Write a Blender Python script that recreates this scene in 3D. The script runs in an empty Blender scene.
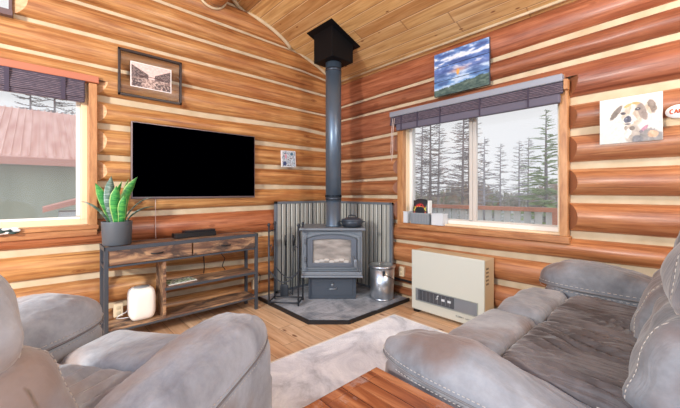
import bpy, bmesh, math, random
from mathutils import Vector, Matrix, noise
random.seed(7)
C = bpy.context.scene.collection
PI = math.pi
def sl(c):
    return tuple(((v/255.)/12.92 if v/255. <= .04045 else ((v/255.+.055)/1.055)**2.4) for v in c[:3]) + (1.,)
def ceil_z(x): return 2.815 - .383*x

# ------------------------------------------------------------------ mesh builder
class MB:
    def __init__(s): s.v=[]; s.f=[]; s.m=[]; s.sm=[]; s.tint=None
    def add(s, vs, fs, mat=0, smooth=False, M=None):
        b=len(s.v)
        for p in vs:
            p=Vector(p)
            if M is not None: p=M@p
            s.v.append(p)
        for f in fs: s.f.append(tuple(i+b for i in f)); s.m.append(mat); s.sm.append(smooth)
        return s
    def box(s, c, d, mat=0, M=None, taper=1.):
        x,y,z=c; a,b,h=d[0]/2,d[1]/2,d[2]/2
        vs=[(x+i*a*(taper if k>0 else 1),y+j*b*(taper if k>0 else 1),z+k*h) for k in(-1,1) for j in(-1,1) for i in(-1,1)]
        return s.add(vs,[(0,2,3,1),(4,5,7,6),(0,1,5,4),(2,6,7,3),(0,4,6,2),(1,3,7,5)],mat,False,M)
    def bb(s, lo, hi, mat=0, M=None):
        return s.box([(lo[i]+hi[i])/2 for i in range(3)],[hi[i]-lo[i] for i in range(3)],mat,M)
    def lathe(s, prof, c=(0,0,0), n=32, mat=0, smooth=True, M=None, sx=1, sy=1):
        vs=[];fs=[]
        for r,z in prof:
            for i in range(n):
                a=2*PI*i/n; vs.append((c[0]+r*sx*math.cos(a),c[1]+r*sy*math.sin(a),c[2]+z))
        for k in range(len(prof)-1):
            for i in range(n):
                j=(i+1)%n; fs.append((k*n+i,k*n+j,(k+1)*n+j,(k+1)*n+i))
        fs.append(tuple(range(n-1,-1,-1))); fs.append(tuple((len(prof)-1)*n+i for i in range(n)))
        return s.add(vs,fs,mat,smooth,M)
    def tube(s, pts, r, n=8, mat=0, smooth=True, M=None, r2=None):
        pts=[Vector(p) for p in pts]; N=len(pts); vs=[];fs=[]
        t0=(pts[1]-pts[0]).normalized(); up=Vector((0,0,1)) if abs(t0.z)<.9 else Vector((1,0,0))
        a=t0.cross(up).normalized()
        for k in range(N):
            t=(pts[min(k+1,N-1)]-pts[max(k-1,0)]).normalized()
            a=(a-t*a.dot(t)).normalized(); b=t.cross(a)
            rr=r if r2 is None else r+(r2-r)*k/(N-1)
            for i in range(n):
                g=2*PI*i/n; vs.append(pts[k]+a*math.cos(g)*rr+b*math.sin(g)*rr)
        for k in range(N-1):
            for i in range(n):
                j=(i+1)%n; fs.append((k*n+i,k*n+j,(k+1)*n+j,(k+1)*n+i))
        fs.append(tuple(range(n-1,-1,-1))); fs.append(tuple((N-1)*n+i for i in range(n)))
        return s.add(vs,fs,mat,smooth,M)
    def pillow(s, c, d, q=4., n=14, fn=None, mat=0, M=None):
        """rounded box; fn(u,v,w,p)->p warps it (u,v,w in -1..1)"""
        idx={}; vs=[]; fs=[]
        def vert(p):
            k=tuple(int(round(x*1000)) for x in p)
            if k in idx: return idx[k]
            m=(abs(p[0])**q+abs(p[1])**q+abs(p[2])**q)**(1/q)
            u,v,w=p[0]/m,p[1]/m,p[2]/m
            P=Vector((c[0]+u*d[0]/2,c[1]+v*d[1]/2,c[2]+w*d[2]/2))
            if fn: P=Vector(fn(u,v,w,P))
            idx[k]=len(vs); vs.append(P); return idx[k]
        def g(i): return math.tan((i/n*2-1)*PI/4)
        for ax in range(3):
            for sg in(-1,1):
                for i in range(n):
                    for j in range(n):
                        q4=[]
                        for (a,b) in((i,j),(i+1,j),(i+1,j+1),(i,j+1)):
                            p=[0,0,0]; p[ax]=sg; p[(ax+1)%3]=g(a); p[(ax+2)%3]=g(b); q4.append(vert(p))
                        if sg<0: q4.reverse()
                        fs.append(tuple(q4))
        return s.add(vs,fs,mat,True,M)
    def build(s, name, mats, parent=None, bevel=0, auto=False, label=None, seg=2, kind=None):
        me=bpy.data.meshes.new(name); me.from_pydata([tuple(p) for p in s.v],[],s.f)
        if not isinstance(mats,(list,tuple)): mats=[mats]
        for m in mats: me.materials.append(m)
        me.polygons.foreach_set('material_index',s.m); me.polygons.foreach_set('use_smooth',s.sm)
        me.update()
        o=bpy.data.objects.new(name,me); C.objects.link(o)
        if parent is not None: o.parent=parent
        if bevel:
            b=o.modifiers.new('bevel','BEVEL'); b.width=bevel; b.segments=seg; b.limit_method='ANGLE'; b.angle_limit=math.radians(40)
        if label: o['label']=label
        if kind: o['kind']=kind
        return o
def tag(o,label,cat,group=None,kind=None):
    o['label']=label; o['category']=cat
    if group: o['group']=group
    if kind: o['kind']=kind
    return o
def thing(name,label,cat,loc=(0,0,0),rz=0,group=None):
    o=bpy.data.objects.new(name,None); o.empty_display_size=.1; C.objects.link(o)
    o.location=loc; o.rotation_euler=(0,0,rz)
    return tag(o,label,cat,group)
def struct(o): o['kind']='structure'; return o

# ------------------------------------------------------------------ materials
def mat(name, base=(200,200,200), rough=.5, metal=0, spec=.5, coat=0, emit=None, alpha=None):
    m=bpy.data.materials.new(name); m.use_nodes=True; b=m.node_tree.nodes['Principled BSDF']
    b.inputs['Base Color'].default_value=sl(base); b.inputs['Roughness'].default_value=rough
    b.inputs['Metallic'].default_value=metal; b.inputs['Specular IOR Level'].default_value=spec
    b.inputs['Coat Weight'].default_value=coat
    return m
class N:
    """little node helper"""
    def __init__(s,m): s.nt=m.node_tree; s.n=s.nt.nodes; s.l=s.nt.links; s.b=s.n['Principled BSDF']
    def a(s,t,**k):
        x=s.n.new(t)
        for kk,v in k.items():
            if kk.startswith('i_'):
                x.inputs[kk[2:].replace('_',' ')].default_value=v
            else: setattr(x,kk,v)
        return x
    def coords(s,scale=(1,1,1),loc=(0,0,0),src='Object',rot=(0,0,0)):
        t=s.a('ShaderNodeTexCoord'); m=s.a('ShaderNodeMapping'); m.inputs['Scale'].default_value=scale; m.inputs['Location'].default_value=loc; m.inputs['Rotation'].default_value=rot
        s.l.new(t.outputs[src],m.inputs['Vector']); return m.outputs['Vector']
    def noise(s,vec,scale=5,detail=4,rough=.5,dist=0):
        x=s.a('ShaderNodeTexNoise'); x.inputs['Scale'].default_value=scale; x.inputs['Detail'].default_value=detail
        x.inputs['Roughness'].default_value=rough; x.inputs['Distortion'].default_value=dist
        s.l.new(vec,x.inputs['Vector']); return x.outputs['Fac']
    def ramp(s,fac,stops,interp='LINEAR'):
        r=s.a('ShaderNodeValToRGB'); r.color_ramp.interpolation=interp; e=r.color_ramp.elements
        while len(e)<len(stops): e.new(.5)
        for el,(p,c) in zip(e,stops): el.position=p; el.color=sl(c) if isinstance(c,(tuple,list)) else (c,c,c,1)
        s.l.new(fac,r.inputs['Fac']); return r.outputs['Color']
    def mix(s,a,b,fac,mode='MIX'):
        x=s.a('ShaderNodeMix',data_type='RGBA',blend_type=mode)
        for v,i in((fac,0),(a,6),(b,7)):
            if hasattr(v,'links'): s.l.new(v,x.inputs[i])
            elif isinstance(v,(int,float)): x.inputs[i].default_value=v
            else: x.inputs[i].default_value=sl(v)
        return x.outputs[2]
    def math(s,op,a,b=0,c=0):
        x=s.a('ShaderNodeMath',operation=op)
        for i,v in enumerate((a,b,c)):
            if hasattr(v,'links'): s.l.new(v,x.inputs[i])
            else: x.inputs[i].default_value=v
        return x.outputs[0]
    def bump(s,h,strength=.3,dist=.01):
        x=s.a('ShaderNodeBump'); x.inputs['Strength'].default_value=strength; x.inputs['Distance'].default_value=dist
        s.l.new(h,x.inputs['Height']); s.l.new(x.outputs['Normal'],s.b.inputs['Normal']); return x
    def base(s,c): s.l.new(c,s.b.inputs['Base Color'])
    def xyz(s,vec):
        x=s.a('ShaderNodeSeparateXYZ'); s.l.new(vec,x.inputs[0]); return x.outputs

def log_mat(name,axis,cols,blotch):
    m=mat(name,rough=.4,coat=.14); m.node_tree.nodes['Principled BSDF'].inputs['Coat Roughness'].default_value=.22
    n=N(m); sc=[9,9,9]; sc[axis]=.55
    v=n.coords(sc); v2=n.coords([1.7 if i==axis else 4. for i in range(3)])
    g=n.noise(v,2.6,6,.6,.4)
    base=n.ramp(g,[(.25,cols[0]),(.48,cols[1]),(.66,cols[2]),(.85,cols[1])])
    bl=n.noise(v2,1.1,3,.55)
    bf=n.ramp(bl,[(.46,0.),(.7,.65)])
    base=n.mix(base,blotch,bf)
    gf=n.noise(n.coords([1.6 if i==axis else 34. for i in range(3)],(7,7,7)),1.,6,.72,.5)
    base=n.mix(base,n.ramp(gf,[(.34,(176,150,128)),(.56,(255,255,255))]),.8,'MULTIPLY')
    # cracks along the log
    cr=n.noise(n.coords([26 if i!=axis else .5 for i in range(3)],(3,1,2)),1.,2,.4)
    cf=n.ramp(cr,[(.68,0.),(.72,.55)])
    base=n.mix(base,(92,42,20),cf)
    # knots
    vo=n.a('ShaderNodeTexVoronoi'); vo.inputs['Scale'].default_value=1.; n.l.new(n.coords([2.2 if i==axis else 5.2 for i in range(3)],(.3,.2,.7)),vo.inputs['Vector'])
    kf=n.ramp(vo.outputs['Distance'],[(.0,.9),(.035,.75),(.05,.25),(.09,.45),(.12,0.)])
    base=n.mix(base,(110,50,24),kf)
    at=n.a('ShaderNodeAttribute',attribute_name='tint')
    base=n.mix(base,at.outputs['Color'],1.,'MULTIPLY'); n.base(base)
    n.bump(n.math('ADD',g,n.math('MULTIPLY',cr,-.6)),.25,.012)
    return m
M={}
M['log_left']=log_mat('orange_varnished_log',0,[(158,106,62),(192,144,92),(212,170,118)],(162,102,60))
M['log_right']=log_mat('warm_light_varnished_log',1,[(142,88,60),(172,116,80),(192,140,104)],(142,84,60))  # redder than the left logs: warmer light put into the colour
M['cut']=mat('cut_log_end',(236,170,110),.5)
n=N(M['cut']); g=n.noise(n.coords((6,6,14)),4,4); n.base(n.ramp(g,[(.3,(198,148,104)),(.7,(226,184,140))]))
M['chink']=mat('chinking',(232,206,166),.85)
n=N(M['chink']); g=n.noise(n.coords(),6,4); n.base(n.ramp(g,[(.3,(196,176,142)),(.7,(218,200,168))])); n.bump(n.noise(n.coords(),60,3),.2,.004)

# boards: planks run along `along`, widths measured along the other axis
def plank_mat(name,along,across,width,length,cols,groove,rough=.4,knots=True,k=1.,coat=0,gw=.02,gcol2=None):
    m=mat(name,rough=rough,coat=coat); n=N(m)
    o=n.xyz(n.coords()); A=o[along]; X=o[across]
    xs=n.math('DIVIDE',X,width); row=n.math('FLOOR',xs); fr=n.math('FRACT',xs)
    wn=n.a('ShaderNodeTexWhiteNoise',noise_dimensions='1D'); n.l.new(row,wn.inputs['W'])
    ys=n.math('ADD',n.math('DIVIDE',A,length),n.math('MULTIPLY',wn.outputs['Value'],7.3)); col=n.math('FLOOR',ys); fy=n.math('FRACT',ys)
    cm=n.a('ShaderNodeCombineXYZ'); n.l.new(row,cm.inputs[0]); n.l.new(col,cm.inputs[1])
    w2=n.a('ShaderNodeTexWhiteNoise',noise_dimensions='3D'); n.l.new(cm.outputs[0],w2.inputs['Vector'])
    cv=n.a('ShaderNodeCombineXYZ'); n.l.new(n.math('MULTIPLY',A,1.1),cv.inputs[0]); n.l.new(n.math('MULTIPLY',X,14),cv.inputs[1]); n.l.new(n.math('MULTIPLY',w2.outputs['Value'],40),cv.inputs[2])
    g=n.noise(cv.outputs[0],1.6,5,.6,.7)
    base=n.ramp(g,[(.28,cols[0]),(.5,cols[1]),(.72,cols[2])])
    base=n.mix(base,n.ramp(w2.outputs['Value'],[(0.,cols[3]),(.5,(255,255,255)),(1.,cols[4])]),.8,'MULTIPLY')
    if knots:
        vo=n.a('ShaderNodeTexVoronoi'); vo.inputs['Scale'].default_value=1.; cv2=n.a('ShaderNodeCombineXYZ')
        n.l.new(n.math('MULTIPLY',A,3.2*k),cv2.inputs[0]); n.l.new(n.math('MULTIPLY',X,8*k),cv2.inputs[1]); n.l.new(cv2.outputs[0],vo.inputs['Vector'])
        base=n.mix(base,(120,66,30),n.ramp(vo.outputs['Distance'],[(.06,.95),(.11,0.)]))
    e=n.math('MINIMUM',fr,n.math('SUBTRACT',1.,fr)); ef=n.ramp(e,[(gw*.6,1.),(gw,0.)])
    base=n.mix(base,groove,ef)
    if gcol2:
        base=n.mix(base,gcol2,n.ramp(fr,[(gw,0.),(gw+.001,1.),(gw*3.2,1.),(gw*3.2+.001,0.)],'CONSTANT'))
    e2=n.math('MINIMUM',fy,n.math('SUBTRACT',1.,fy)); base=n.mix(base,groove,n.ramp(e2,[(.0012,.8),(.003,0.)]))
    n.base(base); n.bump(n.math('SUBTRACT',n.math('MULTIPLY',g,.2),ef),.3,.006)
    return m
M['ceiling']=plank_mat('knotty_pine_boards',1,0,.142,2.6,[(172,128,80),(204,164,110),(226,194,144),(214,186,164),(255,248,236)],(136,94,60),.45,k=1.25,gw=.025,gcol2=(222,190,146))
M['floor']=plank_mat('oak_floor_planks',1,0,.15,1.3,[(182,144,108),(216,182,146),(234,208,176),(220,196,176),(255,246,236)],(110,78,56),.36,k=.8,coat=.2,gw=.015)
M['white']=mat('white_vinyl',(236,232,224),.4)
M['jamb']=mat('pale_wood_jamb',(238,212,172),.5)
M['casing']=mat('stained_casing_wood',(206,128,70),.42)
n=N(M['casing']); g=n.noise(n.coords((10,10,2)),2.5,5,.6,.3); n.base(n.ramp(g,[(.25,(150,98,58)),(.5,(184,130,82)),(.75,(206,156,106))]))
M['casing_h']=mat('stained_sill_wood',(206,128,70),.4)
n=N(M['casing_h']); g=n.noise(n.coords((2,2,14)),2.5,5,.6,.3); n.base(n.ramp(g,[(.25,(142,88,54)),(.5,(172,116,72)),(.75,(196,144,96))]))
def glass_mat(name,tint=(252,252,252),dirt=.0):
    m=bpy.data.materials.new(name); m.use_nodes=True; nt=m.node_tree; nt.nodes.clear()
    out=nt.nodes.new('ShaderNodeOutputMaterial'); tr=nt.nodes.new('ShaderNodeBsdfTransparent'); gl=nt.nodes.new('ShaderNodeBsdfGlossy'); gl.inputs['Roughness'].default_value=.02
    tr.inputs['Color'].default_value=sl(tint); mx=nt.nodes.new('ShaderNodeMixShader')
    fr=nt.nodes.new('ShaderNodeFresnel'); fr.inputs['IOR'].default_value=1.35
    nt.links.new(fr.outputs[0],mx.inputs[0]); nt.links.new(tr.outputs[0],mx.inputs[1]); nt.links.new(gl.outputs[0],mx.inputs[2])
    last=mx
    if dirt:
        df=nt.nodes.new('ShaderNodeBsdfDiffuse'); df.inputs['Color'].default_value=sl((225,225,222))
        m2=nt.nodes.new('ShaderNodeMixShader'); m2.inputs[0].default_value=dirt
        nt.links.new(mx.outputs[0],m2.inputs[1]); nt.links.new(df.outputs[0],m2.inputs[2]); last=m2
    nt.links.new(last.outputs[0],out.inputs[0]); return m
M['glass']=glass_mat('window_glass',dirt=.05)
M['clear']=glass_mat('picture_glass')
M['black_metal']=mat('black_painted_metal',(34,35,38),.45,.3)
M['stove']=mat('grey_black_cast_iron',(116,124,131),.45,.1)
n=N(M['stove']); g=n.noise(n.coords(),30,3); n.bump(g,.1,.002)
M['pipe']=mat('dark_steel_stovepipe',(104,120,136),.36,.6)
M['box_black']=mat('flat_black_steel',(9,9,12),.6,spec=.2)
M['iron']=mat('wrought_iron',(58,63,70),.5,.4)
M['galv']=mat('galvanised_steel',(206,212,218),.28,.9)
n=N(M['galv']); vo=n.a('ShaderNodeTexVoronoi'); vo.inputs['Scale'].default_value=28; n.l.new(n.coords((1,1,.4)),vo.inputs['Vector'])
n.base(n.ramp(n.noise(n.coords((1,1,.3)),9,3),[(.3,(168,176,184)),(.7,(222,226,230))]))
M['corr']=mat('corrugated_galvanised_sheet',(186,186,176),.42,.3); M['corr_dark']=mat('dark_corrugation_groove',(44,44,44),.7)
M['frame_metal']=mat('grey_painted_angle_frame',(122,130,138),.45,.4)
M['tile']=mat('grey_slate_tile',(130,134,140),.4)
n=N(M['tile']); v=n.coords(); g=n.noise(v,3.2,8,.65,1.4); c=n.ramp(g,[(.3,(104,112,122)),(.48,(152,158,166)),(.6,(184,189,196)),(.75,(130,136,146))])
br=n.a('ShaderNodeTexBrick'); br.inputs['Scale'].default_value=3.4; br.inputs['Mortar Size'].default_value=.006; br.inputs['Color1'].default_value=(1,1,1,1); br.inputs['Color2'].default_value=(.92,.92,.92,1); br.inputs['Mortar'].default_value=(.42,.42,.42,1); br.offset=.5
n.l.new(n.coords((1,1,1)),br.inputs['Vector']); n.base(n.mix(c,br.outputs['Color'],1.,'MULTIPLY')); n.bump(g,.25,.01)
M['tv_bezel']=mat('tv_bezel',(118,104,104),.35,.6)
M['tv_screen']=mat('tv_screen_off',(0,0,1),.6,spec=.0)
def paint_mat(name,rough=.6):
    m=mat(name,rough=rough); n=N(m); at=n.a('ShaderNodeAttribute',attribute_name='Col'); n.base(at.outputs['Color']); return m
M['paint']=paint_mat('painted_surface')
M['heater']=mat('cream_enamel',(204,206,194),.4); M['heater_side']=mat('beige_enamel_side',(206,186,150),.5)
M['grille']=mat('grey_mesh_grille',(128,134,140),.5,.3); n=N(M['grille'])
ck=n.a('ShaderNodeTexChecker'); ck.inputs['Scale'].default_value=170; ck.inputs['Color1'].default_value=sl((104,110,116)); ck.inputs['Color2'].default_value=sl((152,156,162)); n.l.new(n.coords(),ck.inputs['Vector']); n.base(ck.outputs['Color'])
M['rug']=mat('grey_cut_pile',(190,190,190),.95,spec=.1)
n=N(M['rug']); a=n.noise(n.coords((1,1,1)),2.6,8,.68,.8); b=n.noise(n.coords(),90,2)
c=n.ramp(a,[(.3,(166,174,184)),(.46,(216,222,232)),(.6,(240,245,252)),(.8,(192,199,209))]); n.base(c); n.bump(n.math('ADD',b,a),.6,.01)
M['rug_edge']=mat('pale_rug_binding',(218,210,196),.9)
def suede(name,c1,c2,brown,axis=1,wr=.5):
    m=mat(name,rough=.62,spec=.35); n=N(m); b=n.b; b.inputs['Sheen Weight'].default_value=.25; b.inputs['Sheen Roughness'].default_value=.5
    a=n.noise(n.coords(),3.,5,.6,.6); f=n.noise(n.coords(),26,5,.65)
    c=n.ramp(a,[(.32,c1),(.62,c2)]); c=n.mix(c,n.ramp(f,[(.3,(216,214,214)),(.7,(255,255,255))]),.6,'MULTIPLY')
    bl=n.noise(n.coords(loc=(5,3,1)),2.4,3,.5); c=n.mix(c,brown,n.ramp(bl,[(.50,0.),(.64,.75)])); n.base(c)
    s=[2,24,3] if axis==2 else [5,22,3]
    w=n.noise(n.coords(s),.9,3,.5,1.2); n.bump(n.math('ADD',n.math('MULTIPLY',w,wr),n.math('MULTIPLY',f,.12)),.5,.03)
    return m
M['suede']=suede('grey_suede_leather',(134,140,149),(176,183,192),(142,120,106),1,.5)
M['suede_dark']=suede('shadow_grey_suede_leather',(74,68,68),(112,106,106),(60,52,50),1,.35)
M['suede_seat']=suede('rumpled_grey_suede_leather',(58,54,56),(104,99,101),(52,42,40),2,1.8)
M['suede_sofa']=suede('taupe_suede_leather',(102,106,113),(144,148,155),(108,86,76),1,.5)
M['seam']=mat('piping_cord',(118,116,118),.7); M['stitch']=mat('cream_stitching',(196,190,184),.7)
M['rustic']=mat('rustic_brown_board',rough=.4)
n=N(M['rustic']); g=n.noise(n.coords((1.6,9,9)),2.,6,.65,.9); g2=n.noise(n.coords((3,5,5),(2,1,4)),1.6,5,.6,.8)
c=n.ramp(g,[(.28,(66,50,44)),(.45,(118,88,70)),(.62,(182,146,110)),(.8,(112,86,70))]); c=n.mix(c,(62,52,50),n.ramp(g2,[(.52,0.),(.62,.85)])); n.base(c)
M['console_metal']=mat('dark_grey_steel_tube',(74,79,86),.45,.3)
M['cherry']=mat('gloss_spot_cherry_plank',rough=.22,coat=.5)
n=N(M['cherry']); o=n.xyz(n.coords()); X=n.math('DIVIDE',o[0],.115); fr=n.math('FRACT',X); row=n.math('FLOOR',X); wn=n.a('ShaderNodeTexWhiteNoise',noise_dimensions='1D'); n.l.new(row,wn.inputs['W'])
cv=n.a('ShaderNodeCombineXYZ'); n.l.new(n.math('MULTIPLY',o[0],16),cv.inputs[0]); n.l.new(n.math('MULTIPLY',o[1],1.6),cv.inputs[1]); n.l.new(n.math('MULTIPLY',wn.outputs['Value'],30),cv.inputs[2])
g=n.noise(cv.outputs[0],1.4,6,.6,.6); c=n.ramp(g,[(.28,(84,44,28)),(.5,(136,80,50)),(.72,(172,118,80))])
c=n.mix(c,(168,158,156),n.ramp(n.noise(n.coords((3,3,3)),1.8,6,.7),[(.56,0.),(.7,.7)])); c=n.mix(c,(70,28,14),n.ramp(n.math('MINIMUM',fr,n.math('SUBTRACT',1.,fr)),[(.012,.9),(.03,0.)])); n.base(c)  # grey spots are gloss put into the plank colour
M['pot']=mat('charcoal_glazed_pot',(84,90,96),.45); M['soil']=mat('potting_soil',(58,44,34),.95)
M['leaf']=mat('variegated_green_leaf',(70,140,60),.35)
n=N(M['leaf']); g=n.noise(n.coords((6,6,30)),1.6,4,.6,1.5); n.base(n.ramp(g,[(.3,(22,84,52)),(.48,(48,140,66)),(.66,(104,178,84))]))
M['leaf_dark']=mat('grey_green_leaf',(70,100,84),.3)
n=N(M['leaf_dark']); g=n.noise(n.coords((6,6,26)),1.6,4,.6,1.5); n.base(n.ramp(g,[(.3,(52,76,66)),(.5,(96,124,108)),(.68,(170,186,178))]))
M['leaf_edge']=mat('pale_leaf_edge',(158,192,112),.4)
M['fabric_white']=mat('white_fabric_mesh',(244,238,228),.8); M['black_plastic']=mat('black_plastic',(18,18,20),.4); M['grey_plastic']=mat('grey_plastic_bin',(150,156,160),.45)
M['blind']=mat('woven_dark_shade',rough=.85)
n=N(M['blind']); wv=n.a('ShaderNodeTexWave',wave_type='BANDS',bands_direction='Z'); wv.inputs['Scale'].default_value=22; wv.inputs['Distortion'].default_value=1.5; n.l.new(n.coords(),wv.inputs['Vector'])
gg=n.noise(n.coords((10,10,60)),3,3); c=n.ramp(wv.outputs['Fac'],[(.2,(60,54,66)),(.6,(98,90,104)),(.9,(122,106,114))]); n.base(n.mix(c,(58,52,66),n.ramp(gg,[(.45,0.),(.6,.6)]))); n.bump(wv.outputs['Fac'],.5,.006)
M['blind_rail']=mat('grey_blue_headrail',(150,154,164),.4,.2); M['cord']=mat('pale_cord',(206,186,176),.7); M['tape']=mat('dark_ladder_tape',(66,58,74),.85)
M['roof_red']=mat('weathered_red_metal_roof',(204,150,132),.55)
n=N(M['roof_red']); n.base(n.ramp(n.noise(n.coords((5,.5,.5)),1.5,4),[(.3,(206,140,116)),(.7,(236,190,170))])); M['olive']=mat('olive_grey_siding',(140,142,124),.8)
n=N(M['olive']); g=n.noise(n.coords((1,1,.3)),1.2,4); n.base(n.ramp(g,[(.3,(132,136,112)),(.7,(160,162,138))]))
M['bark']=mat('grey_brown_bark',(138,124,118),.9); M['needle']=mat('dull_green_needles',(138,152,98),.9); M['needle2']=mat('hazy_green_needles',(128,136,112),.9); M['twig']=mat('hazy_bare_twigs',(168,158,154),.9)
M['ground']=mat('dull_meadow',(158,156,142),.95); n=N(M['ground']); g=n.noise(n.coords(),.8,6); n.base(n.ramp(g,[(.35,(132,132,112)),(.6,(176,174,164))]))
M['rail']=mat('red_brown_deck_rail',(196,126,96),.6); M['picket']=mat('weathered_white_pickets',(206,208,204),.7); M['deck']=mat('grey_deck_boards',(150,148,144),.8)
M['paper']=mat('white_paper',(236,236,230),.7)
M['outlet']=mat('ivory_outlet_plastic',(232,214,180),.45)
M['ceramic']=mat('white_ceramic',(240,238,236),.3)
M['fireglass']=mat('stove_door_glass',(150,148,142),.15,spec=.7)
n=N(M['fireglass']); g=n.noise(n.coords((1,1,3)),7,4); z=n.xyz(n.coords())[2]
n.base(n.mix(n.ramp(g,[(.3,(120,116,112)),(.7,(170,164,156))]),(74,76,80),n.ramp(z,[(.70,0.),(.75,.8)])))
M['beam']=M['log_left']
LAMP=700.; SKY0=1.15; SKY1=2.1; EXPO=-.08
# ------------------------------------------------------------------ log walls
def lerp_line(pts,s):
    if s<=pts[0][0]: return pts[0][1]
    for (a,b),(c,d) in zip(pts,pts[1:]):
        if s<=c: return b+(d-b)*(s-a)/(c-a)
    return pts[-1][1]
def log_wall(name, fwd, s0, s1, lines, opens, top, tints, matlog, depth=.074, ruddy=None, chw=.021):
    """lines: chink centre lines (list of (s,z)); opens: (sa,sb,za,zb); fwd(s,p,z)->world; top(z)-> s limit (the ceiling)"""
    rnd=random.Random(hash(name)%1 if False else len(name)); verts=[];faces=[];mi=[];cols=[]
    ss=set(); k=s0
    while k<s1: ss.add(round(k,3)); k+=.09
    ss.add(s1)
    for (a,b,_,_) in opens:
        for e,sg in((a,-1),(b,1)):
            for i in range(13):
                q=round(e+sg*i*.009,4)
                if s0<=q<=s1: ss.add(q)
    for q in list(ss):
        for (a,b,_,_) in opens:
            for e,sg in((a,-1),(b,1)):
                d=(q-e)*sg
                if 0<d<.108 and abs(d/.009-round(d/.009))>.02: ss.discard(q)
    ss=sorted(ss); chwf=chw if callable(chw) else (lambda s,i:chw)
    for ci in range(len(lines)-1):
        lo,hi=lines[ci],lines[ci+1]; t=tints[ci%len(tints)]
        NV=16; vs=[math.cos(PI*(1-i/NV)) for i in range(NV+1)]
        zm=lambda s:(lerp_line(lo,s)+lerp_line(hi,s))/2
        # extra rows where an opening edge cuts the course
        rows=[('v',v) for v in vs]
        zl,zh=lerp_line(lo,(s0+s1)/2),lerp_line(hi,(s0+s1)/2)
        for (a,b,za,zb) in opens:
            for ze in(za,zb):
                l2,h2=lerp_line(lo,(a+b)/2)+chwf((a+b)/2,ci),lerp_line(hi,(a+b)/2)-chwf((a+b)/2,ci+1)
                if l2<ze<h2: rows.append(('v',(ze-l2)/(h2-l2)*2-1))
        rows=sorted(rows,key=lambda r:r[1]); rv=[r[1] for r in rows]
        def zp(s,v):
            wob=.007*noise.noise(Vector((s*1.3,ci*3.1,.5)))
            l2=lerp_line(lo,s)+chwf(s,ci)+wob; h2=lerp_line(hi,s)-chwf(s,ci+1)+wob*.6
            return l2+(h2-l2)*(v+1)/2
        K_=.85
        def prot(s,v):
            return depth*max(0,1-v*v)**.62*(1+.10*noise.noise(Vector((s*.9,ci*2.2,3))))+.004*noise.noise(Vector((s*4,v*2,ci)))*(1-v*v)
        for r in range(len(rv)-1):
            va,vb=rv[r],rv[r+1]; vm=(va+vb)/2
            for j in range(len(ss)-1):
                sa,sb=ss[j],ss[j+1]; sm=(sa+sb)/2; zc=zp(sm,vm)
                if any(a<sm<b and za<zc<zb for (a,b,za,zb) in opens): continue
                def P(s,v):
                    z=zp(s,v)
                    for (a,b,za,zb) in opens:
                        if not za<zc<zb: continue
                        for e,sg in((a,-1),(b,1)):
                            d=(s-e)*sg
                            if (sm-e)*sg>0 and -1e-6<=d<=.1081:
                                ds=min(.1,prot(e,v)/K_); d2=ds*d/.054 if d<=.054 else ds+(.108-ds)*(d-.054)/.054
                                s=e+sg*d2
                    if top: s=top(s,z); 
                    p=prot(s,v); cut=9
                    for (a,b,za,zb) in opens:
                        if za<zc<zb:
                            if sm<a: cut=min(cut,(a-s)*.85)
                            if sm>b: cut=min(cut,(s-b)*.85)
                    return s,max(0,min(p,cut)),z,cut<p-1e-5
                q=[P(sa,va),P(sb,va),P(sb,vb),P(sa,vb)]
                if abs(q[0][0]-q[1][0])<1e-6 and abs(q[2][0]-q[3][0])<1e-6: continue
                b0=len(verts)
                for (s,p,z,c) in q: verts.append(fwd(s,.03+p,z))
                faces.append((b0,b0+1,b0+2,b0+3)); 
                iscut=any(za<zc<zb and ((0<a-sm<.054) or (0<sm-b<.054)) for (a,b,za,zb) in opens)
                mi.append(1 if iscut else 0)
                cols+= [t]*4
    return verts,faces,mi,cols
def finish_wall(name,V,F,MI,COL,core,mats,flip):
    """core: list of boxes (lo,hi) ; merged into one wall mesh"""
    me=bpy.data.meshes.new(name); base=len(V); MI=list(MI); COL=list(COL); F=list(F); V=list(V)
    for prism in core:
        b=len(V); V+=prism[0]; COL+=[(1,1,1)]*len(prism[0])
        for f in prism[1]: F.append(tuple(i+b for i in f)); MI.append(2)
    nlog=len(MI)
    me.from_pydata(V,[],F); me.polygons.foreach_set('material_index',MI)
    ca=me.color_attributes.new('tint','FLOAT_COLOR','POINT')
    flat=[];
    for c in COL: flat+=[c[0],c[1],c[2],1]
    ca.data.foreach_set('color',flat)
    me.polygons.foreach_set('use_smooth',[m!=2 for m in MI])
    for m in mats: me.materials.append(m)
    bm=bmesh.new(); bm.from_mesh(me)
    lv=[v for v in bm.verts if all(f.material_index!=2 for f in v.link_faces)]
    bmesh.ops.remove_doubles(bm,verts=lv,dist=2e-4)
    for e in bm.edges:
        if len(e.link_faces)==2 and e.link_faces[0].material_index!=e.link_faces[1].material_index: e.smooth=False
    bmesh.ops.recalc_face_normals(bm,faces=bm.faces); bm.to_mesh(me); bm.free()
    o=bpy.data.objects.new(name,me); C.objects.link(o); return struct(o)
def boxp(lo,hi):
    (a,b,c),(d,e,f)=lo,hi
    return ([(a,b,c),(d,b,c),(a,e,c),(d,e,c),(a,b,f),(d,b,f),(a,e,f),(d,e,f)],[(0,2,3,1),(4,5,7,6),(0,1,5,4),(2,6,7,3),(0,4,6,2),(1,3,7,5)])
def prismp(poly,y0,y1):
    n=len(poly); V=[(x,y0,z) for x,z in poly]+[(x,y1,z) for x,z in poly]
    return (V,[tuple(range(n)),tuple(range(2*n-1,n-1,-1))]+[(i,i+n,(i+1)%n+n,(i+1)%n) for i in range(n)])
M['cut_dark']=mat('shaded_cut_log_end',(150,98,68),.5)  # cut wood of the right wall, its shade put into the colour
XL=-4.6                                   # how far the left wall runs
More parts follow.
